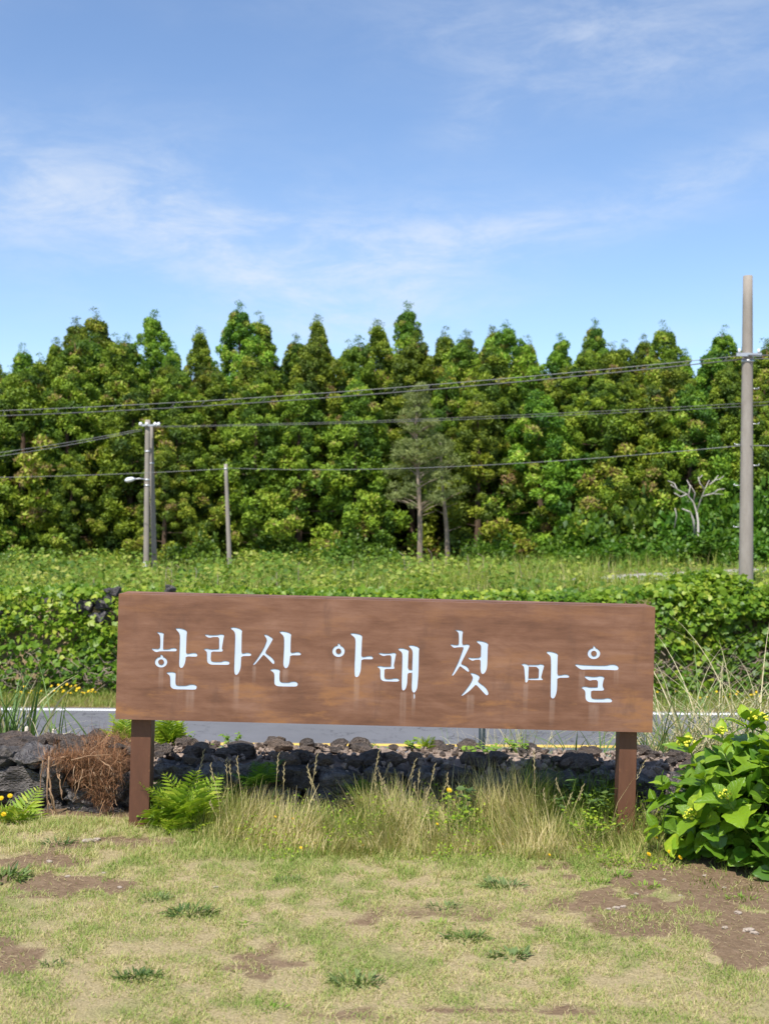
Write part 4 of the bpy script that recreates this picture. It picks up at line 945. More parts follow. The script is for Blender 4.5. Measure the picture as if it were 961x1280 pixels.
def meadow():
    global rng; rng = np.random.default_rng(76)
    A_ = Acc()
    def belt(n, px0, px1, ya, yb, h0, h1, tm, ts, dens=None, seed=5, droop=(.2, 1.1), w=.004):
        y = ya+(yb-ya)*rng.random(n); px = rng.uniform(px0, px1, n); x = (px-CX)*y/FPX
        m = fbm(x*3.2, y*3.2, seed, 3); ok = rng.random(n) < np.clip(.2+2.4*(m-.28), .1, 1); x, y, m, px = x[ok], y[ok], m[ok], px[ok]; n = len(x)
        edge = np.minimum(1, np.minimum((px-px0)/40, (px1-px)/40)+.25)
        ramp = .30+.70*sm((y-ya)/(yb-ya)/.75)
        L = rng.uniform(h0, h1, n)*edge*ramp*(.25+1.15*m)*.86
        t = np.clip(tm+ts*rng.normal(0, 1, n)+.5*(m-.5)+.3*(fbm(x*1.7, y*1.7, seed+3)-.5), 0, 1)
        ph = rng.normal(0, .9, n)+14*fbm(x*2.2, y*2.2, seed+50, 2)
        A_.add(*blades(np.stack([x, y, ground_z(x, y)-.005], 1), L, np.where(rng.random(n) < .2, 1.9, 1)*rng.uniform(.5, 1.2, n)*w, np.abs(rng.normal(.18, .30, n)), rng.uniform(*droop, n)*np.where(rng.random(n) < .25, 1.7, 1), ph, 5, t, 1))
    belt(12500, 250, 720, 5.42, 6.06, .16, .42, .68, .26)                 # dry straw meadow under the board
    belt(9000, 220, 560, 5.36, 6.0, .10, .28, .42, .26, seed=9)
    belt(6500, 420, 860, 5.40, 6.05, .10, .28, .38, .22, seed=13)
    belt(2200, 560, 800, 5.40, 5.8, .08, .22, .80, .15, seed=17)
    belt(1500, -160, 40, 5.6, 6.05, .05, .14, .5, .25, seed=19)
    belt(320, 60, 240, 5.6, 6.0, .04, .12, .7, .2, seed=23)
    belt(2500, 860, 1130, 5.0, 5.9, .05, .16, .35, .2, seed=29)
    belt(3600, 610, 800, 5.85, 6.15, .25, .46, .10, .12, seed=33, w=.005)   # greener growth against the wall
    belt(1800, 180, 330, 5.7, 6.1, .10, .22, .22, .15, seed=37, w=.005)
    belt(5200, 640, 880, 5.28, 5.75, .03, .10, .42, .22, seed=39, droop=(.8, 1.9), w=.006)  # low creeping mat at the post
    tag(link('meadow_grass', A_.mesh('meadow_grass'), M['tall_grass']), 'tall dry straw-coloured meadow grass growing under the sign', 'grass', kind='stuff')
    # small leaves of clover and bedstraw mixed in
    n = 9000; px = rng.uniform(190, 880, n); y = rng.uniform(5.3, 6.02, n); x = (px-CX)*y/FPX; m = fbm(x*3.7+4, y*3.7, 63, 3); ok = m > .50; x, y, m = x[ok], y[ok], m[ok]; n = len(x)
    z = ground_z(x, y)+rng.random(n)**1.5*np.clip((y-5.2)*.32, .02, .24)
    V, F, T = leaves(np.stack([x, y, z], 1), rng.normal(0, 1, (n, 3)), rng.normal(0, .4, (n, 3))+np.array([0, -.3, .8]), rng.uniform(.008, .022, n), LEAF_DIAMOND, np.clip(rng.normal(.4, .25, n), 0, 1), .8)
    tag(link('clover_leaves', npmesh('clover_leaves', V, F, T), M['fern']), 'small green leaves mixed into the meadow grass', 'weeds', kind='stuff')
meadow()

# ------------------------------------------------------------------ hydrangea
def hyd_leaf(seed):
    rr = random.Random(seed); nx, ny = 8, 3; V, F = [], []
    for i in range(nx+1):
        t = i/nx; w = .36*math.sin(math.pi*min(1, t*.96+.03)**.85)**.9*(1-.15*t)+.004
        for j in range(-ny, ny+1):
            s = j/ny; saw = .018*((i % 2)*2-1)*(abs(s) == 1)
            V.append((t, s*w+saw*(1 if s > 0 else -1), .10*abs(s)*w*2.2-.22*t*t+.018*math.sin(t*9+seed)*abs(s)+.02*math.sin(seed+s*4)))
    k = 2*ny+1
    for i in range(nx):
        for j in range(2*ny): F.append((i*k+j, i*k+j+1, (i+1)*k+j+1, (i+1)*k+j))
    me = npmesh('leaf', V, F, None, True); return me
def hyd_mat():
    n = Nodes('hydrangea_leaf'); sep = n.N.new('ShaderNodeSeparateXYZ'); n.L.new(n.tc.outputs['Object'], sep.inputs[0]); X, Y = sep.outputs['X'], n.math('ABSOLUTE', sep.outputs['Y'])
    w = n.math('SINE', n.math('MULTIPLY', n.math('SUBTRACT', X, n.math('MULTIPLY', Y, .7)), 46)); vein = n.math('MAXIMUM', n.step(w, .86, 1.0), n.step(Y, .016, .004))
    r = n.rand(); c = n.ramp(r, [(0, (.09, .185, .012)), (.5, (.19, .32, .015)), (1, (.34, .46, .03))])
    c = n.mix(n.math('MULTIPLY', vein, .28), c, (.25, .38, .07)); c = n.mix(n.step(n.noise(3, 4), .45, .8, 0, .35), c, (.17, .30, .02))
    hb = n.math('MULTIPLY_ADD', vein, -.6, n.noise(7, 3))
    return n.bsdf(c, .38, .45, normal=n.bump(hb, .35, .02), translucent=n.mix(1.0, c, (1.5, 1.45, .5), 'MULTIPLY'), trans_fac=.34)
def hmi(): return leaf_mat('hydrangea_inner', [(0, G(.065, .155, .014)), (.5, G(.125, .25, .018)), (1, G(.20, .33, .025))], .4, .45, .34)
def hydrangea():
    random.seed(91); leafm = [hyd_leaf(i) for i in range(5)]; hm = hyd_mat()
    for l in leafm: l.materials.append(hm)
    fl = Nodes('hydrangea_bud'); fc = fl.ramp(fl.noise(30, 2), [(.35, (.42, .46, .03)), (.65, (.66, .60, .06))]); fm = fl.bsdf(fc, .6, .25)
    C = Vector((1.95, 5.60, gz(1.95, 5.6))); root = tag(empty('hydrangea_bush', C), 'lush green hydrangea bush with yellow-green flower buds beside the wall', 'bush')
    # one flower head mesh
    bm = bmesh.new(); rr = random.Random(3)
    for k in range(26):
        a = rr.random()*6.283; r = .042*math.sqrt(rr.random()); m_ = Matrix.Translation((r*math.cos(a), r*math.sin(a), .018*(1-(r/.042)**2)+rr.uniform(-.004, .004)))
        bmesh.ops.create_icosphere(bm, subdivisions=1, radius=rr.uniform(.005, .0085), matrix=m_)
    fme = bpy.data.meshes.new('flower_head'); bm.to_mesh(fme); bm.free(); fme.materials.append(fm)
    def frame(d, up):
        d = d.normalized(); s = up.cross(d).normalized(); n = d.cross(s); return Matrix((d, s, n)).transposed()
    nl = 0
    GA = 2.39996
    stems = 42
    for i in range(stems):
        f = (i+.5)/stems; el = math.asin(.10+.86*f) if i % 7 else math.asin(.95); az = i*GA+random.uniform(-.15, .15)
        rad = random.uniform(.86, 1.08); H = .60
        tip = Vector((.60*rad*math.cos(el)*math.cos(az), .52*rad*math.cos(el)*math.sin(az), H*rad*math.sin(el)+.04))
        if tip.y > .38: tip.y = .38+(tip.y-.38)*.3
        b0 = Vector((tip.x*.22+random.uniform(-.04, .04), tip.y*.22, -.03)); mid = b0.lerp(tip, .5)+Vector((tip.x*.10, tip.y*.10, -.02+.06*math.cos(el)))
        pts = [b0, b0.lerp(mid, .5)+Vector((0, 0, .01)), mid, mid.lerp(tip, .55), tip]
        bm = bmesh.new(); tube(bm, pts, [.008, .007, .006, .005, .0035], 6); bmobj('stem', bm, M['stem'], root)
        sd_ = (pts[4]-pts[3]).normalized(); up = Vector((0, 0, 1)); rz0 = random.uniform(0, 6.28)
        levels = [(1.0, .085, .62), (.93, .135, .95), (.80, .155, 1.2), (.64, .15, 1.35)] if el > .35 else [(1.0, .09, .6), (.9, .13, 1.0), (.72, .13, 1.25)]
        for li, (t, sz, opening) in enumerate(levels):
            p = pts[2].lerp(pts[4], (t-.5)*2) if t >= .5 else pts[1]
            for h in range(2):
                if random.random() < .06: continue
                a = rz0+li*math.pi/2+h*math.pi+random.uniform(-.3, .3)
                u = sd_.orthogonal().normalized(); v = sd_.cross(u); side = u*math.cos(a)+v*math.sin(a)
                d = sd_*math.cos(opening)+side*math.sin(opening); d = (d+Vector((0, 0, .12))).normalized()
                nr = (sd_*1.0-d*sd_.dot(d))+up*.45
                o = link('leaf', random.choice(leafm), None, root); s = sz*random.uniform(.8, 1.2)
                o.matrix_local = Matrix.Translation(p) @ frame(d, nr).to_4x4() @ Matrix.Diagonal((s, s*random.uniform(.9, 1.1), s, 1)); nl += 1
        if i % 2 == 0 and el > .2:
            o = link('flower_head', fme, None, root); s = random.uniform(.7, 1.15); o.matrix_local = Matrix.Translation(tip+sd_*.02) @ (sd_*.6+up*.5+Vector((-.05, -.25, 0))).to_track_quat('Z', 'Y').to_matrix().to_4x4() @ Matrix.Diagonal((s, s, s, 1))
    # inner leaves, too deep in the bush to tell apart
    global rng; rng = np.random.default_rng(92); n = 900; d = unit(rng.normal(0, 1, (n, 3))); d[:, 2] = abs(d[:, 2])*.95
    pos = d*np.array([.52, .44, .52])*rng.uniform(.5, 1.0, (n, 1))+np.array([0, 0, .03]); pos[:, 1] = np.minimum(pos[:, 1], .40)
    ax_ = d+rng.normal(0, .5, (n, 3)); nr_ = np.array([0, -.15, .8])+d*.4+rng.normal(0, .3, (n, 3))
    Pm = np.array([v.co for v in leafm[0].vertices]); Fm = np.array([tuple(p.vertices) for p in leafm[0].polygons]); Ft = np.concatenate([Fm[:, [0, 1, 2]], Fm[:, [0, 2, 3]]])
    V, F, T = leaves(pos, ax_, nr_, rng.uniform(.08, .14, n), (Pm, Ft))
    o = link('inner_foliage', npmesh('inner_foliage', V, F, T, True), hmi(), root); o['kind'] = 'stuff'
    # one bare dry twig
    bm = bmesh.new(); tube(bm, [(-.06, -.50, .10), (-.058, -.51, .26)], .005, 6); bmobj('dry_twig', bm, M['brown_twig'], root)
hydrangea()

# ------------------------------------------------------------------ ferns, reeds, weeds, flowers
def fern_frond(seed, pairs=11, sub=5, L=.34):
    """one bracken frond along +X, arching, in the XY plane"""
    global rng; rng = np.random.default_rng(seed); P, A, N_, S = [], [], [], []
    bend = lambda t: np.array([L*t*(1-.12*t*t), 0, .11*L*math.sin(t*2.4)-.16*L*t*t])
    for i in range(pairs):
        t = .14+.84*i/pairs; b = bend(t); pl = L*.50*(1-t*.95)+.004
        for s in (-1, 1):
            d = np.array([.50, s*.85, -.10+rng.normal(0, .08)]); d /= np.linalg.norm(d)
            P.append(b); A.append(d); N_.append((0, 0, 1)); S.append(pl)
            for k in range(sub):                              # toothed lobes along the pinna
                q = (k+.3)/sub; pos = b+d*pl*q*.9
                for s2 in (-1, 1): P.append(pos); A.append(d*.75+np.array([.75, -s*.5, 0])*s2); N_.append((0, 0, 1)); S.append(pl*.20*(1-.7*q)+.002)
    N_ = np.array(N_, float)+rng.normal(0, .16, (len(P), 3))
    V, F, T = leaves(np.array(P), np.array(A), N_, np.array(S), LEAF_DIAMOND, np.clip(rng.normal(.6, .22, len(P)), 0, 1), .34)
    st = blades(np.zeros((1, 3)), L*.98, .004, .0, .0, 0.0, 8, np.array([.2]))
    # rachis following the bend
    ts = np.linspace(0, .98, 9); c = np.array([bend(t) for t in ts]); w = np.linspace(.0022, .0008, 9)[:, None]*np.array([[0, 1, 0]])
    Vr = np.stack([c-w, c+w], 1).reshape(-1, 3); Fr = np.array([f for i in range(8) for f in ((2*i, 2*i+1, 2*i+3), (2*i, 2*i+3, 2*i+2))])
    return npmesh('frond', np.concatenate([V, Vr]), np.concatenate([F, Fr+len(V)]), np.concatenate([T, np.full(len(Vr), .3)]))
fr_l = [fern_frond(i) for i in range(4)]; fr_d = [fern_frond(10+i) for i in range(3)]
for f_ in fr_l: f_.materials.append(M['fern'])
for f_ in fr_d: f_.materials.append(M['fern_dark'])
def fern(label, px, py, Y, n, size, dark=False, lift=.9, z=None, spread=3.14, face=-1.57):
    p = at(px, py, Y); base = Vector((p.x, Y, p.z if z is None else z)); root = tag(empty('fern', base), label, 'fern')
    for i in range(n):
        o = link('frond', random.choice(fr_d if dark else fr_l), None, root); s = size/.34*random.uniform(.75, 1.2)
        o.rotation_euler = Euler((random.uniform(-.5, .5), -random.uniform(lift-.35, lift+.35), face+spread*((i+.5)/n*2-1)+random.uniform(-.25, .25)), 'XYZ'); o.scale = (s, s, s)
    return root
random.seed(23)
fern('bright green fern against the right side of the board post near the root tangle', 203, 1040, 5.86, 7, .30, lift=.85)
fern('yellow-green fern fronds arching in front of the small glass lamp', 234, 1036, 5.84, 8, .34, lift=.95, spread=2.2)
fern('low yellow-green fern fronds at the foot of the glass lamp', 222, 1052, 5.74, 6, .24, lift=.75)
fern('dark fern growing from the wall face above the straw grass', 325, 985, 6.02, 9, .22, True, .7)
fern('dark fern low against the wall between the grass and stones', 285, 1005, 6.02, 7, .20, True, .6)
fern('fern with drooping fronds below the big boulder at the wall end', 18, 1040, 5.88, 8, .26, lift=.7)
fern('small fern sprouting beside the boulder with yellow dandelions', -30, 1040, 5.9, 7, .28, lift=.8)
fern('pale fern on top of the wall next to the root tangle', 158, 934, 6.75, 9, .24, lift=.95)
fern('pale fern on top of the wall just beyond the post', 214, 938, 6.7, 12, .26, lift=.95)
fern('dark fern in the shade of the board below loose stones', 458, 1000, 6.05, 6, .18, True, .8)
fern('tiny fern sprig standing on the wall in front of the yellow line', 532, 940, 6.7, 4, .13, lift=1.0)
def leafy(label, px, py, Y, n, r, h, size, mat, width=1.0, name='leafy_weed', cat='plant', group=None, tmpl=LEAF_OVAL, z=None, seed=1, up=.5):
    global rng; rng = np.random.default_rng(seed); p = at(px, py, Y); b_ = Vector((p.x, Y, p.z if z is None else z))
    root = tag(empty(name, b_), label, cat, group); ns = max(3, n//7); bm = bmesh.new(); tips = []
    for i in range(ns):
        a = rng.random()*6.283; q = r*math.sqrt(rng.random()); t_ = Vector((q*math.cos(a), q*math.sin(a), h*rng.uniform(.5, 1)*(1-.3*q/r))); tips.append(t_)
        tube(bm, [(t_.x*.2, t_.y*.2, -.02), (t_.x*.7, t_.y*.7, t_.z*.5), t_], [.0025, .002, .0012], 4, False)
    bmobj('stem', bm, M['stem'], root); P, A_, N_ = [], [], []
    for i in range(n):
        t_ = tips[i % ns]; k = rng.uniform(.35, 1); a = rng.random()*6.283
        P.append((t_.x*k, t_.y*k, t_.z*k)); A_.append((math.cos(a), math.sin(a), up*rng.uniform(-.6, 1))); N_.append((rng.normal(0, .3), -.25+rng.normal(0, .3), 1))
    V, F, T = leaves(np.array(P), np.array(A_), np.array(N_), rng.uniform(.65, 1.25, n)*size, tmpl, None, width)
    link('foliage', npmesh('foliage', V, F, T), mat, root); return root
leafy('green leafy weed clump on the wall top beside the post', 225, 937, 6.75, 120, .13, .13, .032, M['weed_bright'], seed=2)
leafy('leafy vine sprig standing up from the wall top', 290, 934, 6.8, 60, .09, .11, .028, M['weed_bright'], seed=3)
leafy('low trailing green sprig along the wall top', 268, 938, 6.75, 40, .12, .05, .026, M['weed_bright'], seed=4)
leafy('small green weed on the rubble before the yellow line', 470, 940, 6.75, 44, .10, .06, .03, M['weed_bright'], seed=5)
leafy('small upright weed on the rubble by the dark marker post', 515, 938, 6.7, 30, .05, .09, .03, M['weed_bright'], seed=6)
leafy('weed with round leaves growing on the wall under the dark marker post', 600, 945, 6.65, 70, .14, .10, .032, M['weed_bright'], seed=7)
leafy('green weed patch on the wall top near the tall dry grasses', 650, 938, 6.75, 60, .14, .09, .03, M['weed_bright'], seed=8)
leafy('broad-leaved plant with a yellow flower in the shade of the board', 576, 1030, 5.95, 26, .12, .30, .055, M['weed'], seed=9, up=.2)
leafy('dark nettle-like plant in the shade below the board', 700, 1015, 6.0, 60, .20, .24, .05, M['weed'], .6, seed=10)
leafy('dark leafy plant under the board close to the far post', 745, 1020, 5.95, 60, .16, .22, .045, M['weed'], .6, seed=11)
leafy('yellow-green small-leaved herb among the dry grass', 735, 1042, 5.7, 110, .20, .14, .024, M['fern'], seed=12)
leafy('yellow-green herb in the middle of the straw grass', 560, 1030, 5.75, 100, .18, .17, .024, M['fern'], seed=13)
leafy('low bright herb at the lawn edge under the board', 418, 1075, 5.45, 30, .06, .05, .035, M['weed_bright'], seed=14)
leafy('bright green weeds between fern and post foot', 200, 1030, 5.85, 70, .11, .17, .026, M['weed_bright'], seed=15)
def rosette(label, px, py, n, L, mat, seed, wd=.20, flat=.85, tmpl=LEAF_OVAL, group=None):
    global rng; rng = np.random.default_rng(seed); c = hit(px, py); root = tag(empty('lawn_weed', c), label, 'weed', group)
    me = []
    for v in range(3):
        n_l = 14; t = np.linspace(0, 1, n_l); P = []; 
        for i in range(n_l):
            w = wd*.5*math.sin(math.pi*min(1, .08+t[i]*.9))*(1+.25*math.sin(i*2.1+v)); P += [(t[i], -w, .30*t[i]-.42*t[i]**2+.05), (t[i], 0, .30*t[i]-.42*t[i]**2), (t[i], w, .30*t[i]-.42*t[i]**2+.05)]
        F = [(3*i+k, 3*i+k+1, 3*i+k+4, 3*i+k+3) for i in range(n_l-1) for k in range(2)]
        me.append(npmesh('leaf', P, F, np.full(len(P), rng.random()), True)); me[-1].materials.append(mat)
    for i in range(int(n*2.4)):
        o = link('leaf', me[i % 3], None, root); s = L*rng.uniform(.26, .66); r = L*1.0*math.sqrt(rng.random())
        a = rng.random()*6.283; o.location = (r*math.cos(a)*1.3, r*math.sin(a)*.7, 0); o.rotation_euler = (rng.uniform(-.4, .4), -rng.uniform(.05, flat+.35), a+rng.uniform(-.8, .8)); o.scale = (s, s, s)
    return root
rosette('dark green weed clump at the edge of the bare soil', 238, 1143, 40, .075, M['weed'], 1)
rosette('small dull weed beside the dark clump on bare soil', 196, 1124, 22, .06, M['weed_grey'], 2)
rosette('spreading dark weed patch on the dry lawn below the left soil patch', 172, 1222, 44, .06, M['weed'], 3)
rosette('dark jagged weed clump in the middle of the dry lawn', 446, 1228, 46, .07, M['weed_grey'], 4)
rosette('flat green weed trailing beside the silvery rosette', 582, 1174, 36, .065, M['weed'], 5)
rosette('silvery grey-green rosette weed on the lawn', 636, 1195, 22, .06, M['weed_grey'], 6, .4)
rosette('little bright green tuft on the lawn', 545, 1156, 16, .045, M['weed_bright'], 7)
rosette('pale grey-green weed clump at the foot of the meadow grass', 630, 1108, 40, .075, M['weed_grey'], 8)
rosette('dull weed rosette beside the trailing weed', 553, 1135, 18, .055, M['weed_grey'], 9)
rosette('large dark weed clump at the soil edge by the dandelions', 4, 1098, 50, .10, M['weed'], 10)
rosette('green weed rosette near the wall boulders', 72, 1056, 22, .065, M['weed'], 11)
rosette('yellow-green tuft at the edge of the large soil patch', 742, 1104, 26, .05, M['weed_bright'], 12)
rosette('low green tuft lying on the large soil patch', 808, 1109, 16, .05, M['weed_bright'], 13)
rosette('single small green sprout in the large soil patch', 800, 1150, 6, .04, M['weed_bright'], 14)
rosette('bright tuft near the hydrangea on bare soil', 926, 1124, 16, .05, M['weed_bright'], 15)
rosette('yellowish grass tuft between the meadow grass and the soil', 770, 1095, 24, .055, M['weed_bright'], 16)
rosette('green weed at the lawn edge close to the straw grass', 362, 1102, 16, .05, M['weed'], 17)
rosette('small pale weed in the lawn below the meadow', 310, 1156, 12, .04, M['weed_bright'], 18)
rosette('small dark weed low on the dry lawn', 70, 1207, 12, .045, M['weed'], 19)
rosette('little weed beside the jagged clump', 340, 1262, 10, .045, M['weed_bright'], 20)
def dandelion():
    bm = bmesh.new()
    for ring, (r, nn, z) in enumerate(((.019, 16, .004), (.014, 13, .008), (.008, 9, .011))):
        for k in range(nn):
            a = 6.283*k/nn+ring; d = Vector((math.cos(a), math.sin(a), 0)); s = Vector((-d.y, d.x, 0))*.0026
            bm.faces.new([bm.verts.new(v) for v in (Vector((0, 0, z-.004)), d*r*.6+s+Vector((0, 0, z)), d*r+Vector((0, 0, z+.001)), d*r*.6-s+Vector((0, 0, z)))])
    me = bpy.data.meshes.new('flower_head'); bm.to_mesh(me); bm.free(); me.materials.append(M['petal']); return me
dme = dandelion()
def flower(label, px, py, Y, group=None, s=.72):
    p = at(px, py, Y); g = gz(p.x, Y); root = tag(empty('yellow_dandelion', (p.x, Y, g)), label, 'flower', group); h = max(.03, p.z-g)
    bm = bmesh.new(); tube(bm, [(0, 0, -.01), (.006, 0, h*.5), (0, 0, h)], .0018, 5); bmobj('stem', bm, M['stem'], root)
    o = link('flower_head', dme, None, root, (0, 0, h)); o.rotation_euler = (.75, 0, random.random()); o.scale = (s, s, s)
for px, py, Y in ((810, 1068, 5.42), (836, 1065, 5.45), (849, 1072, 5.40)): flower('yellow dandelion at the top edge of the large soil patch', px, py, Y, 'dandelions by the large soil patch')
for px, py, Y in ((13, 995, 5.85), (2, 998, 5.82), (5, 1018, 5.78)): flower('yellow dandelion in front of the boulders at the wall end', px, py, Y, 'dandelions by the boulders', .8)
flower('single yellow flower on a tall stem in the shade under the board', 561, 988, 5.9, None, .9)
for px, py, Y in ((344, 1021, 5.7), (366, 1023, 5.7), (546, 1030, 5.65), (453, 1068, 5.5), (393, 1073, 5.5), (376, 1082, 5.42), (686, 1086, 5.4), (628, 1055, 5.55), (820, 1047, 5.5)): flower('tiny yellow flower in the grass at the foot of the meadow', px, py, Y, 'tiny yellow flowers in the meadow', .45)
# tall seed-head stalks rising out of the meadow
nsh = Nodes('dry_seed_head'); M['seed'] = nsh.bsdf((.42, .34, .18), .8, .15)
def seed_stalk(px, py, Y, lean, label, group):
    p = at(px, py, Y); x0 = p.x-lean; g = gz(x0, Y); h = p.z-g; root = tag(empty('seed_stalk', (x0, Y, g)), label, 'grass stalk', group); bm = bmesh.new()
    tube(bm, [(0, 0, -.01), (lean*.3, 0, h*.5), (lean, 0, h)], [.0015, .0012, .0007], 5); bmobj('stem', bm, M['straw_stem'], root)
    bm = bmesh.new()
    for k in range(9):
        t = .78+.24*k/9; c = Vector((lean*t, 0, h*t)); a = k*2.4; e = c+Vector((.008*math.cos(a)+lean*.05, .008*math.sin(a), .018)); tube(bm, [c, c.lerp(e, .5), e], [.0006, .0018, .0005], 4, False)
    bmobj('seed_head', bm, M['seed'], root)
random.seed(33)
for k in range(34):
    px = random.uniform(235, 730); py = random.uniform(938, 1005); seed_stalk(px, py, random.uniform(5.6, 6.0), random.uniform(-.10, .10), 'thin straw stalk with a seed head above the meadow grass', 'seed stalks in the meadow')
for (px, py) in ((283, 950), (287, 952), (469, 968), (478, 975), (524, 962), (498, 980)): seed_stalk(px, py, 5.9, random.uniform(-.03, .03), 'thin straw stalk with a seed head above the meadow grass', 'seed stalks in the meadow')
seed_stalk(805, 952, 5.72, .19, 'long bent grass stalk crossing in front of the far post', None)
def reeds(label, px, py, Y, n, L, sp, tmean, ts, seed, th1=(.6, 2.4), w=.010, th0=.25, cat='grass'):
    global rng; rng = np.random.default_rng(seed); p = at(px, py, Y); g = gz(p.x, Y); root = tag(empty('reed_clump', (p.x, Y, g)), label, cat)
    pos = np.stack([rng.normal(0, sp, n), rng.normal(0, sp*.6, n), np.zeros(n)], 1)
    pos[:, 2] = ground_z(p.x+pos[:, 0], Y+pos[:, 1])-g-.01
    for nm, m_, lo in (('green_blades', None, 0), ('dry_blades', None, 1)):
        t = np.clip(tmean+ts*rng.normal(0, 1, n), 0, 1); sel = (t > .56) if lo else (t <= .56); k = int(sel.sum())
        if k == 0: continue
        V, F, T = blades(pos[sel], L*rng.uniform(.45, 1.1, k), w*rng.uniform(.5, 1.2, k), rng.uniform(0, th0, k), rng.uniform(*th1, k), rng.random(k)*6.283, 8, t[sel], 1)
        link(nm, npmesh(nm, V, F, T), M['reed'], root)
reeds('green reed clump behind the end of the wall by the stakes', 12, 935, 7.4, 90, .70, .11, .30, .22, 1, (.15, 1.2), .022)
reeds('second green reed clump behind the wall end', -45, 935, 7.5, 90, .72, .12, .25, .2, 2, (.2, 1.2), .022)
reeds('few arching reed blades between the stakes and the root tangle', 78, 930, 7.2, 16, .80, .07, .30, .25, 3, (.5, 2.0), .022)
reeds('thin dry reed blades bent over beside the pale stakes', 48, 930, 7.2, 16, .72, .07, .75, .2, 4, (1.0, 2.8), .009)
for k, (px, n) in enumerate(((842, 44), (868, 46), (905, 50), (938, 40), (968, 46))):
    reeds(['straw-pale arching grass clump at the end of the board', 'green and straw grass clump next to the board end', 'tall arching straw grass clump behind the hydrangea', 'drooping straw grass clump behind the hydrangea buds', 'straw grass clump behind the hydrangea with long curling tips'][k], px, 930, 7.7+.2*(k % 2), n*3, 1.32, .12, [.72, .5, .62, .72, .66][k], .2, 10+k, (1.0, 3.7), .013, .30)
reeds('pale grass clump behind the wall next to the dark marker post', 632, 925, 7.6, 80, .55, .10, .66, .2, 20, (.4, 2.0), .008)
reeds('pale arching grass behind the wall before the marker post', 588, 925, 7.4, 44, .50, .08, .75, .15, 21, (1.0, 2.8), .007)
reeds('straw and green grass behind the wall under the board middle', 665, 925, 7.6, 68, .55, .09, .6, .2, 22, (.4, 1.8), .008)
reeds('green strap-leaved plant behind the wall under the board', 716, 925, 7.3, 26, .52, .03, .1, .1, 23, (.8, 2.2), .018)
reeds('second green strap-leaved plant by the far post', 752, 925, 7.3, 18, .50, .03, .12, .1, 24, (.6, 1.8), .016)
reeds('bright green grass tuft behind the wall beside the far post', 805, 928, 7.3, 40, .55, .06, .2, .12, 25, (.2, 1.2), .012)

# ------------------------------------------------------------------ root tangle, stakes, marker post, small lamp
def root_tangle():
    global rng; rng = np.random.default_rng(81); random.seed(81); c = at(112, 960, 6.2); base = Vector((c.x, 6.3, .24))
    root = tag(empty('dry_root_tangle', base), 'tangled mat of dry reddish-brown roots hanging over the wall', 'roots')
    n = 6800; px = 112+np.clip(rng.normal(0, 1, n), -2.1, 1.5)*26; v = rng.random(n)
    P = []
    for i in range(n):
        if v[i] < .45: P.append((at(px[i], 940, 6.3).x, 6.10+.60*rng.random(), .29+.06*rng.random()*math.exp(-((px[i]-118)/30)**2)))      # lying on top
        else:
            low = 62*math.exp(-((px[i]-128)/26)**2)+18*vnoise(px[i]/9, 0.0, 5); q = at(px[i], 944+rng.random()**1.5*low, 6.06-.07*rng.random()); P.append(tuple(q))
    P = np.array(P)
    th0 = rng.uniform(.3, 2.6, n); th1 = th0+rng.uniform(-1.8, 2.2, n)
    V, F, T = blades(P-np.array(base), rng.uniform(.02, .075, n)*np.where(rng.random(n) < .1, 2.2, 1), rng.uniform(.0012, .0028, n), th0, th1, rng.random(n)*6.283, 6, np.clip(rng.normal(.42, .26, n), 0, 1), 1.5, tip=.4)
    o = link('fibre_mat', npmesh('fibre_mat', V, F, T), M['fibre'], root); o['kind'] = 'stuff'
    bm = bmesh.new()                                        # clod of soil under the fibres
    bmesh.ops.create_icosphere(bm, subdivisions=4, radius=1.0)
    for w in bm.verts: w.co = Vector((w.co.x*.20, w.co.y*.26+.02, w.co.z*.10-.02))*(1+.35*mnoise.noise(w.co*2.3)+.15*mnoise.noise(w.co*7))
    nn = Nodes('root_soil'); ff = nn.noise(35, 6, .65); mt = nn.bsdf(nn.ramp(ff, [(.3, (.045, .025, .014)), (.7, (.15, .075, .04))]), .95, .1, normal=nn.bump(ff, 1, .03)); bmobj('soil_clod', bm, mt, root)
    long = [[(62, 945), (60, 970), (60, 1000), (58, 1035)], [(61, 960), (64, 990), (71, 1015), (78, 1040)], [(62, 985), (66, 1005), (72, 1022)], [(85, 945), (66, 950), (61, 962)], [(74, 968), (76, 985), (79, 1000)], [(70, 960), (75, 975), (78, 998)],
            [(125, 950), (136, 957), (141, 964), (138, 970)], [(105, 962), (98, 985), (92, 1000)], [(118, 965), (121, 975), (124, 985)], [(96, 975), (94, 990), (97, 1000)], [(55, 950), (52, 975), (49, 995)], [(108, 945), (85, 948), (64, 958)], [(60, 1000), (66, 1015), (68, 1030)], [(80, 1030), (92, 1040), (104, 1046)], [(90, 950), (110, 945), (140, 943)]]
    for i, l in enumerate(long):
        bm = bmesh.new(); pts = [at(x, y, 6.0-.03*math.sin(i+j))-base for j, (x, y) in enumerate(l)]
        fine = []
        for a, b_ in zip(pts, pts[1:]): fine += [a.lerp(b_, k/4)+Vector((random.uniform(-.004, .004), random.uniform(-.004, .004), 0)) for k in range(4)]
        fine.append(pts[-1]); tube(bm, fine, [.0055*(1-.6*k/len(fine)) if i < 4 else .0035*(1-.5*k/len(fine)) for k in range(len(fine))], 6); bmobj('root', bm, M['root'], root)
root_tangle()
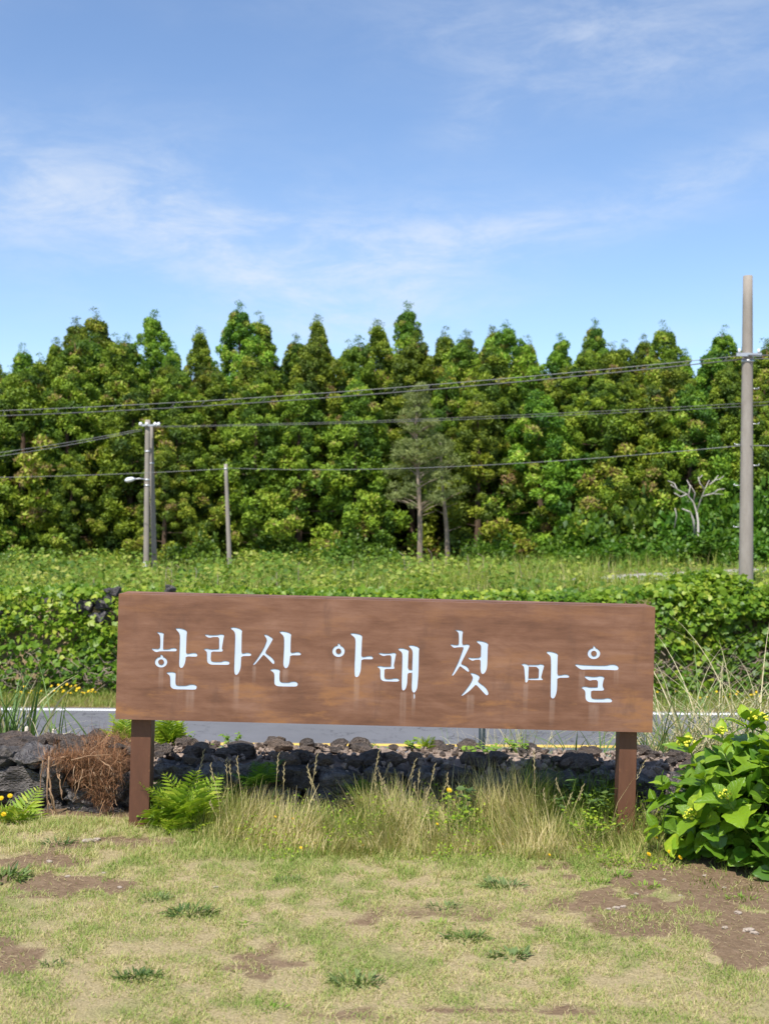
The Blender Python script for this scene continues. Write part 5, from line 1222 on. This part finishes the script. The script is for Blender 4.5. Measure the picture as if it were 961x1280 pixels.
for k, (px, y0, y1, w, lab) in enumerate(((34, 908, 938, 5.2, 'tallest pale cut stake behind the wall end'), (67, 911, 932, 3.2, 'thin pale stake behind the wall between reeds'), (80, 917, 932, 4.4, 'short cut wooden stake near the root tangle'))):
    t = at(px, y0, 7.0); b_ = Vector((t.x-.01, 7.0, gz(t.x, 7.0))); bm = bmesh.new(); h = t.z-b_.z; r = w*7/FPX/2
    tube(bm, [(0, 0, -.1), (.004, 0, h*.4), (.010, 0, h*.97), (.0105, 0, h)], [r*1.05, r, r*.96, r*.6], 7)
    tag(bmobj('wooden_stake', bm, M['stake'], None, b_), lab, 'stake')
n_ = Nodes('dark_plastic'); dk = n_.bsdf((.02, .03, .03), .45, .4)
t = at(602.5, 880, 8.2); b_ = Vector((t.x, 8.2, gz(t.x, 8.2))); mk = tag(empty('marker_post', b_), 'thin dark post behind the wall, its top hidden by the board', 'post')
bm = bmesh.new(); tube(bm, [(0, 0, -.2), (0, 0, t.z-b_.z)], .024, 14); bmobj('shaft', bm, dk, mk)
bm = bmesh.new(); tube(bm, [(0, 0, t.z-b_.z+.001), (0, 0, t.z-b_.z+.02), (0, 0, t.z-b_.z+.03)], [.028, .026, .012], 14); bmobj('cap', bm, dk, mk)
def small_lamp():
    p = at(259, 1030, 5.93); b_ = Vector((p.x, 5.93, gz(p.x, 5.93))); root = tag(empty('garden_lamp', b_), 'small pale glass lamp with a dark cap half hidden behind fern fronds', 'lamp')
    zt = at(259, 991, 5.93).z-b_.z
    gl = Nodes('frosted_glass'); gm = gl.bsdf((.42, .47, .48), .25, .5)
    bm = bmesh.new(); box(bm, -.034, .034, -.034, .034, zt-.13, zt-.018); bmobj('glass_body', bm, gm, root, bevel=.005)
    bm = bmesh.new(); box(bm, -.042, .042, -.042, .042, zt-.017, zt+.006); bmobj('cap', bm, dk, root, bevel=.004)
    bm = bmesh.new(); box(bm, -.036, .036, -.036, .036, zt-.15, zt-.131); bmobj('base', bm, dk, root, bevel=.003)
    bm = bmesh.new(); tube(bm, [(0, 0, -.1), (0, 0, zt-.151)], .010, 10); bmobj('spike', bm, dk, root)
small_lamp()
# pebbles and clods on the bare soil
random.seed(44)
peb = [stone_mesh(80+i, 2, rough=.3, block=.4) for i in range(3)]
pn = Nodes('pale_pebble'); pmx = pn.bsdf(pn.ramp(pn.noise(3, 4), [(.3, (.22, .17, .13)), (.7, (.42, .35, .28))]), .9, .15)
for m_ in peb: m_.materials.append(pmx)
for (px, py, s) in ((770, 1136, .012), (778, 1134, .010), (760, 1137, .009), (922, 1142, .012), (935, 1164, .016), (942, 1167, .012), (905, 1160, .009), (850, 1120, .007), (830, 1100, .007), (880, 1095, .008), (795, 1118, .008), (905, 1110, .007), (110, 1053, .022), (122, 1050, .014), (62, 1078, .012), (85, 1096, .009), (150, 1110, .009), (130, 1092, .008), (270, 1110, .010)):
    c = hit(px, py); o = link('pebble', random.choice(peb), None, None, (c.x, c.y, c.z+s*.3)); o.scale = (s*1.5, s, s*.6); o.rotation_euler = (0, 0, random.uniform(-.6, .6))
    tag(o, 'small pebble lying on the large bare soil patch' if px > 500 else 'small pebble on the bare soil before the root tangle', 'pebble', 'pebbles on the large soil patch' if px > 500 else 'pebbles before the root tangle')
